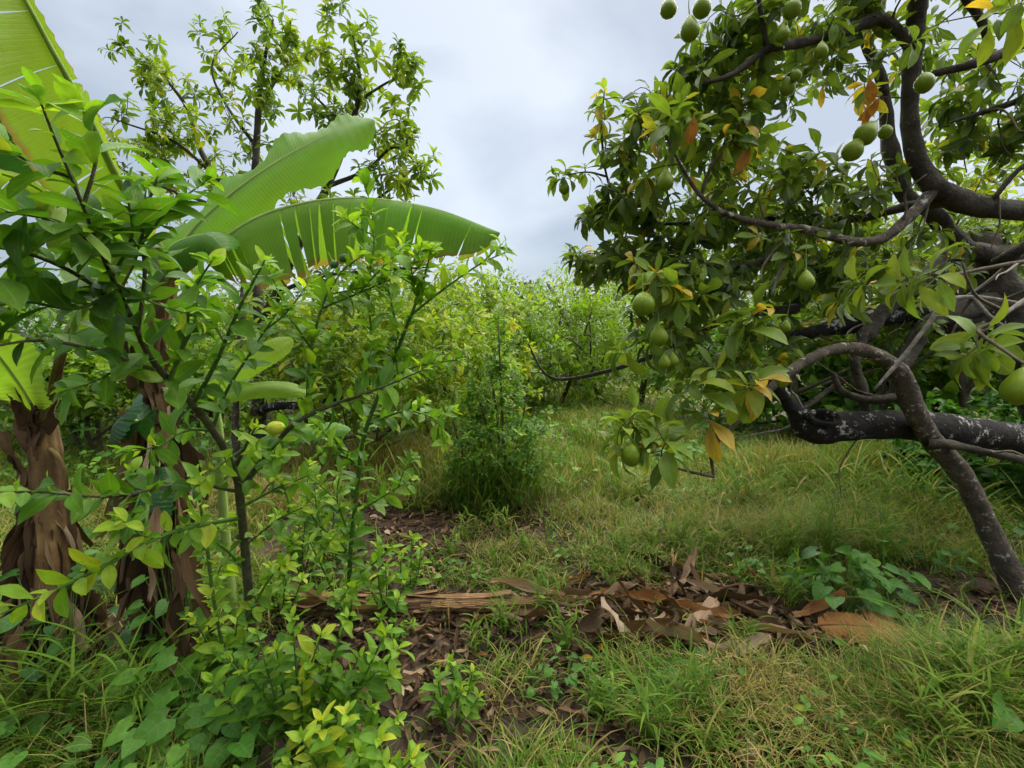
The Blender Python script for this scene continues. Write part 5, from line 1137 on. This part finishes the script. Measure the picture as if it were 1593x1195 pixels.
def weedy_grass():
    lv = Leaves()
    for px, py, rx, ry, n, h in ((1330, 800, .8, .5, 34, .46), (1150, 800, .5, .35, 18, .36), (980, 770, .5, .4, 18, .32), (840, 780, .35, .25, 14, .36), (700, 780, .3, .25, 10, .34), (1450, 820, .4, .3, 16, .46), (900, 700, .6, .6, 18, .4), (640, 770, .5, .4, 12, .4), (1060, 860, .5, .15, 12, .24), (760, 830, .4, .2, 8, .22), (1500, 1090, .4, .2, 12, .3)):
        c = G(px, py)
        for q in range(n):
            x, y = c[0] + rng.normal(0, .6) * rx, c[1] + rng.normal(0, .6) * ry; stalk_grass(lv, np.array([x, y, gz(x, y)]), h * rng.uniform(.6, 1.2), int(rng.integers(3, 7)), .45)
    k, v, M, t = lv.arrays(); t = np.where(rng.uniform(0, 1, len(t)) < .16, rng.uniform(.68, .9, len(t)), t + rng.normal(0, .06, len(t))); mb = MB(); bake(k, v, M, np.clip(t, .02, 1), mb)
    tag(link("weedy_grass", mb.mesh("weedy_grass", M_GRASS)), "knee-high broad-bladed grass and weeds around the clearing's edges", "grass", None, "stuff")
weedy_grass()
def tuft(px, py, h, n, label, tint_shift=0, spread=.5, grp="leafy grass tufts"):
    base = G(px, py); lv = Leaves(); stalk_grass(lv, base, h, n, spread)
    k, v, M, t = lv.arrays(); mb = MB(); bake(k, v, M, np.clip(t + tint_shift, .02, 1), mb)
    o = link("grass_tuft", mb.mesh("grass_tuft", M_GRASS, base)); o.location = base; tag(o, label, "grass tuft", grp, None)
for a in [(1010, 1150, .24, 16, "leafy green grass tuft at the bottom edge below the debris heap"), (940, 1110, .20, 12, "green grass tuft between bare soil patch and debris heap"), (1090, 1120, .22, 13, "leafy grass tuft left of the straw-coloured dry tuft"),
          (880, 1010, .20, 9, "grass tuft growing up through the orange stalk"), (790, 985, .20, 9, "grass tuft on the near side of the fallen trunk's end"), (845, 960, .24, 7, "grass tuft with one long blade arching over the fallen trunk"),
          (1230, 940, .24, 12, "grass tuft right behind the orange dry leaf"), (1290, 880, .44, 30, "tall leafy grass clump behind the heart-leaved weed"), (1370, 880, .40, 24, "grass clump between the heart-leaved weed and leaning stem"), (1220, 880, .36, 20, "grass clump at the rear right of debris heap"),
          (1500, 1140, .34, 20, "lush bright grass tuft in the bottom corner under the avocado", .1), (1580, 1100, .36, 18, "tall arching grass tuft at the edge under the leaning stem", .1), (1440, 1180, .28, 14, "grass tuft at the bottom edge before the orange dry leaf", .1),
          (120, 1150, .34, 18, "long-bladed grass tuft in front of the stout banana's skirt"), (40, 1160, .34, 14, "grass tuft in the bottom corner beside the stout banana"), (230, 1140, .30, 14, "grass tuft between the round-leaved creeper and stout banana"),
          (700, 870, .18, 8, "small grass tuft on the litter patch behind the trunk"), (1060, 850, .18, 10, "low grass tuft behind the debris heap"), (820, 860, .17, 10, "low grass tuft in front of the overgrown shrub"), (960, 860, .17, 10, "low grass tuft amid the clearing's short grass"), (740, 1010, .16, 8, "small grass tuft between trunk and seedling"), (1150, 1010, .16, 8, "small grass tuft at the near edge of debris heap")]:
    tuft(*a)
def dry_tuft(px, py, label, n=90, h=.28):
    base = G(px, py); lv = Leaves(); th = rng.uniform(0, 6.28, n); ln = rng.uniform(.2, 1.6, n)
    lv.add('blade_hi', base + rng.normal(0, .03, (n, 3)) * [1, 1, 0], np.stack([np.cos(th) * ln, np.sin(th) * ln, np.ones(n)], -1), np.stack([-np.cos(th), -np.sin(th), np.full(n, .2)], -1), rng.uniform(.5, 1.1, n) * h, np.clip(rng.normal(.84, .08, n), .62, 1), .005)
    k, v, M, t = lv.arrays(); mb = MB(); bake(k, v, M, t, mb); o = link("dry_grass_tuft", mb.mesh("dry_grass_tuft", M_GRASS, base)); o.location = base; tag(o, label, "grass tuft", "dry grass tufts")
dry_tuft(1165, 1085, "straw-coloured dry grass tuft before the debris heap", 110, .30)
dry_tuft(1195, 770, "dry brown grass tuft below the low hanging avocado leaves", 120, .42)
dry_tuft(625, 780, "dry straw grass clump between lemon sapling and overgrown shrub", 150, .5)
dry_tuft(560, 770, "dry straw grass clump behind the lemon sapling's stem", 130, .45)
dry_tuft(960, 800, "small dry grass tuft by the clearing's brown patch", 60, .22)
dry_tuft(770, 1090, "small dry root tuft beside the lemon seedling", 40, .14)

# ================================================================== BROADLEAF WEEDS
def weed(px, py, h, n, size, label, key='heart', tint=.45, w=.16, mat=M_HEART, name="weed_plant", cap=40):
    base = G(px, py); root = empty(name, base, label, "weed", "broadleaf weeds"); lv = Leaves(); st = MB()
    for k in range(n):
        th = rng.uniform(0, 6.28); r = w * rng.uniform(.1, 1) ** .6; top = base + np.array([math.cos(th) * r, math.sin(th) * r, h * rng.uniform(.35, 1.05)])
        m = base * .5 + top * .5 + np.array([0, 0, .25 * h * .3])
        tube(st, np.array([base + rng.normal(0, .01, 3) * [1, 1, 0], m, top]), np.array([.0028, .0022, .0016]), 4, 6)
        lv.add(key, top, np.array([math.cos(th) + rng.normal(0, .4), math.sin(th) - .5 + rng.normal(0, .4), rng.uniform(-.45, .1)]), np.array([rng.normal(0, .3), -.55 + rng.normal(0, .3), 1]), size * rng.uniform(.6, 1.2), float(np.clip(rng.normal(tint, .13), .05, .95)))
    link("stems", st.mesh("stems", M_LGREEN, base), root)["kind"] = "stuff"
    put_leaves(root, base, lv, mat, cap)
for a in [(1320, 955, .34, 26, .10, "heart-leaved weed growing behind the orange dry leaf", 'heart', .42, .22), (1375, 935, .36, 22, .095, "heart-leaved weed nearest the leaning stem's foot", 'heart', .48, .2), (1270, 935, .30, 16, .085, "heart-leaved weed beside the rear end of the debris heap", 'heart', .42, .16),
          (975, 1075, .12, 12, .07, "low round-leaved weed just below the dark debris", 'heart', .45, .14), (1060, 1060, .10, 9, .065, "low heart-leaved weed in the grass below the debris heap", 'heart', .42, .13), (1040, 1030, .08, 6, .05, "small creeping weed at the heap's near edge", 'heart', .45, .1),
          (350, 1130, .30, 24, .10, "large round-leaved creeper in the bottom corner under the lemon bush", 'heart', .60, .26), (280, 1165, .26, 20, .10, "large pale heart-leaved creeper at the bottom edge", 'heart', .62, .22), (400, 1175, .22, 14, .09, "broad dark-leaved creeper beside the lemon bush", 'heart', .35, .18), (250, 1090, .2, 14, .10, "lime-leaved weed at the foot of the tall banana", 'heart', .70, .2), (190, 1110, .16, 8, .08, "yellow-green round-leaved weed between the two bananas", 'heart', .88, .16), (60, 1140, .18, 10, .09, "dark-leaved weed under the stout banana's skirt", 'heart', .3, .2),
          (215, 1020, .35, 14, .09, "dark green weed climbing between the two banana skirts", 'heart', .25, .2), (110, 950, .45, 16, .09, "dark blue-green vine leaves over the stout banana's skirt", 'heart', .12, .2),
          (1570, 1170, .22, 8, .13, "broad-leaved weed in the bottom corner under lush grass", 'heart', .55, .16), (790, 790, .35, 14, .08, "heart-leaved vine at the foot of the overgrown shrub", 'heart', .5, .3), (730, 770, .3, 12, .07, "leafy weed at the shrub's shaded foot", 'heart', .35, .25), (1110, 800, .25, 22, .05, "small-leaved bright weed under the hanging avocado whorl", 'heart', .62, .3), (1060, 780, .18, 18, .045, "low small-leaved weed along the clearing's edge", 'heart', .55, .3), (1010, 770, .15, 14, .045, "small bright weed below the lowest avocado fruit", 'heart', .6, .25),
          (300, 760, .8, 22, .085, "pointed-leaf vine climbing the tall banana's skirt", 'heart', .55, .2), (690, 880, .06, 6, .04, "tiny weed on the brown litter patch", 'heart', .5, .1), (840, 1075, .08, 7, .04, "tiny weed beside the bare soil patch", 'heart', .5, .1)]:
    weed(*a)
for a in [(105, 1105, .62, 22, .075, "dark vine climbing the front of the stout banana's skirt", 'heart', .22, .20), (285, 1055, .85, 26, .075, "leafy vine climbing the front of the tall banana's skirt", 'heart', .5, .16), (330, 1190, .20, 18, .085, "pale heart-leaved creeper patch at the bottom edge left of the yellowing bush", 'heart', .66, .24), (170, 1175, .20, 16, .08, "small-leaved creeper in front of the stout banana's skirt", 'heart', .5, .26), (90, 1195, .2, 12, .09, "bright creeper leaves in the lowest corner under the stout banana", 'heart', .6, .24), (310, 1075, .26, 18, .085, "lime creeper between tall banana's foot and lemon bush", 'heart', .72, .22), (330, 1010, .3, 16, .075, "leafy weed around the green lemon shoot's base", 'heart', .6, .2),
          (1180, 900, .18, 14, .05, "small broadleaf weed on the rear edge of debris heap", 'heart', .55, .18), (880, 1060, .12, 12, .05, "small broadleaf weed under the slanting orange stalk", 'heart', .5, .15), (1130, 1060, .12, 10, .055, "broadleaf weed beside the straw-coloured tuft", 'heart', .45, .14), (1450, 900, .2, 14, .06, "shaded weed in the dark soil near leaning stem", 'heart', .3, .2), (720, 905, .12, 12, .045, "low weed on the litter behind the fallen trunk's middle", 'heart', .6, .16)]:
    weed(*a)
lemon_low("lemon_seedling", "lemon seedling under the fruiting branch before the dry grass", (470, 900), [(430, 800), (470, 780), (500, 760), (445, 840), (510, 830), (480, 720)], .08, .55, 80, .022, -.12)
lemon_low("lemon_seedling", "lemon seedling left of the leaning tree's foot by the creeper", (345, 1060), [(300, 960), (330, 930), (370, 960), (310, 1000), (350, 1000)], .08, .62, 70, .022, -.1)
lemon_low("lemon_seedling", "lemon seedling right of the sapling's thin stem", (600, 960), [(600, 880), (570, 900), (630, 900), (590, 850)], .075, .5, 60, .022, -.08)
def ground_cover():
    """low leafy cover under and beyond the near avocado, and over the far clearing"""
    lv = Leaves()
    for c, rx, ry, n, s, hmax, tn in ((np.array([4.2, 6.2, 0]), 2.6, 1.6, 5200, .075, .22, .62), (np.array([5.8, 4.6, 0]), 1.6, 1.2, 2200, .075, .28, .55), (np.array([2.0, 9.5, 0]), 4.0, 2.6, 2200, .11, .35, .6), (np.array([-6.5, 5.6, 0]), 2.2, 1.5, 2200, .08, .40, .55), (np.array([3.1, 4.0, 0]), 1.0, .5, 700, .06, .12, .5), (np.array([-3, 8, 0]), 3.5, 2.0, 1800, .1, .4, .55)):
        x = c[0] + rng.normal(0, .55, n) * rx; y = c[1] + rng.normal(0, .55, n) * ry; ok = y > 3.2; x, y = x[ok], y[ok]; n = len(x)
        z = gz(x, y) + hmax * rng.uniform(.05, 1, n) * (.6 + .4 * np.sin(2.2 * x) * np.sin(2.6 * y)); th = rng.uniform(0, 6.28, n)
        lv.add('heart_far', np.stack([x, y, z], -1), np.stack([np.cos(th), np.sin(th) - .3, rng.uniform(-.4, .5, n)], -1), np.stack([rng.normal(0, .4, n), rng.normal(-.2, .4, n), np.ones(n)], -1), s * rng.uniform(.6, 1.3, n), np.clip(rng.normal(tn, .16, n), .05, .95))
    N = 15000; y = 1.3 + 6.5 * rng.uniform(0, 1, N) ** 1.3; x = rng.uniform(-1.15, 1.15, N) * y
    pt = np.sin(2.1 * x + 3 * np.sin(1.1 * y)) * np.sin(2.9 * y + 1.7 * np.sin(2.3 * x)) + .5 * np.sin(7 * x + 3 * y) * np.sin(6 * y - 2 * x)
    ok = (pt > .35) & (rng.uniform(0, 1, N) > np.clip(field(x, y, BARE), 0, .93)); x, y = x[ok], y[ok]; n = len(x); th = rng.uniform(0, 6.28, n)
    lv.add('lemon_lo', np.stack([x, y, gz(x, y) + rng.uniform(.02, .16, n)], -1), np.stack([np.cos(th), np.sin(th) - .2, rng.uniform(-.2, .7, n)], -1), np.stack([rng.normal(0, .4, n), rng.normal(-.2, .4, n), np.ones(n)], -1), rng.uniform(.025, .065, n), np.clip(rng.normal(.6, .17, n), .1, .97))
    k, v, M, t = lv.arrays(); mb = MB(); bake(k, v, M, t, mb)
    tag(link("ground_cover", mb.mesh("ground_cover", M_HEART)), "bright leafy ground cover under and beyond the near avocado", "ground cover", None, "stuff")
ground_cover()
tri = sum(len(m.polygons) * 2 for m in bpy.data.meshes)
print("OBJECTS_TOTAL", len(bpy.data.objects), "TRIS", tri)
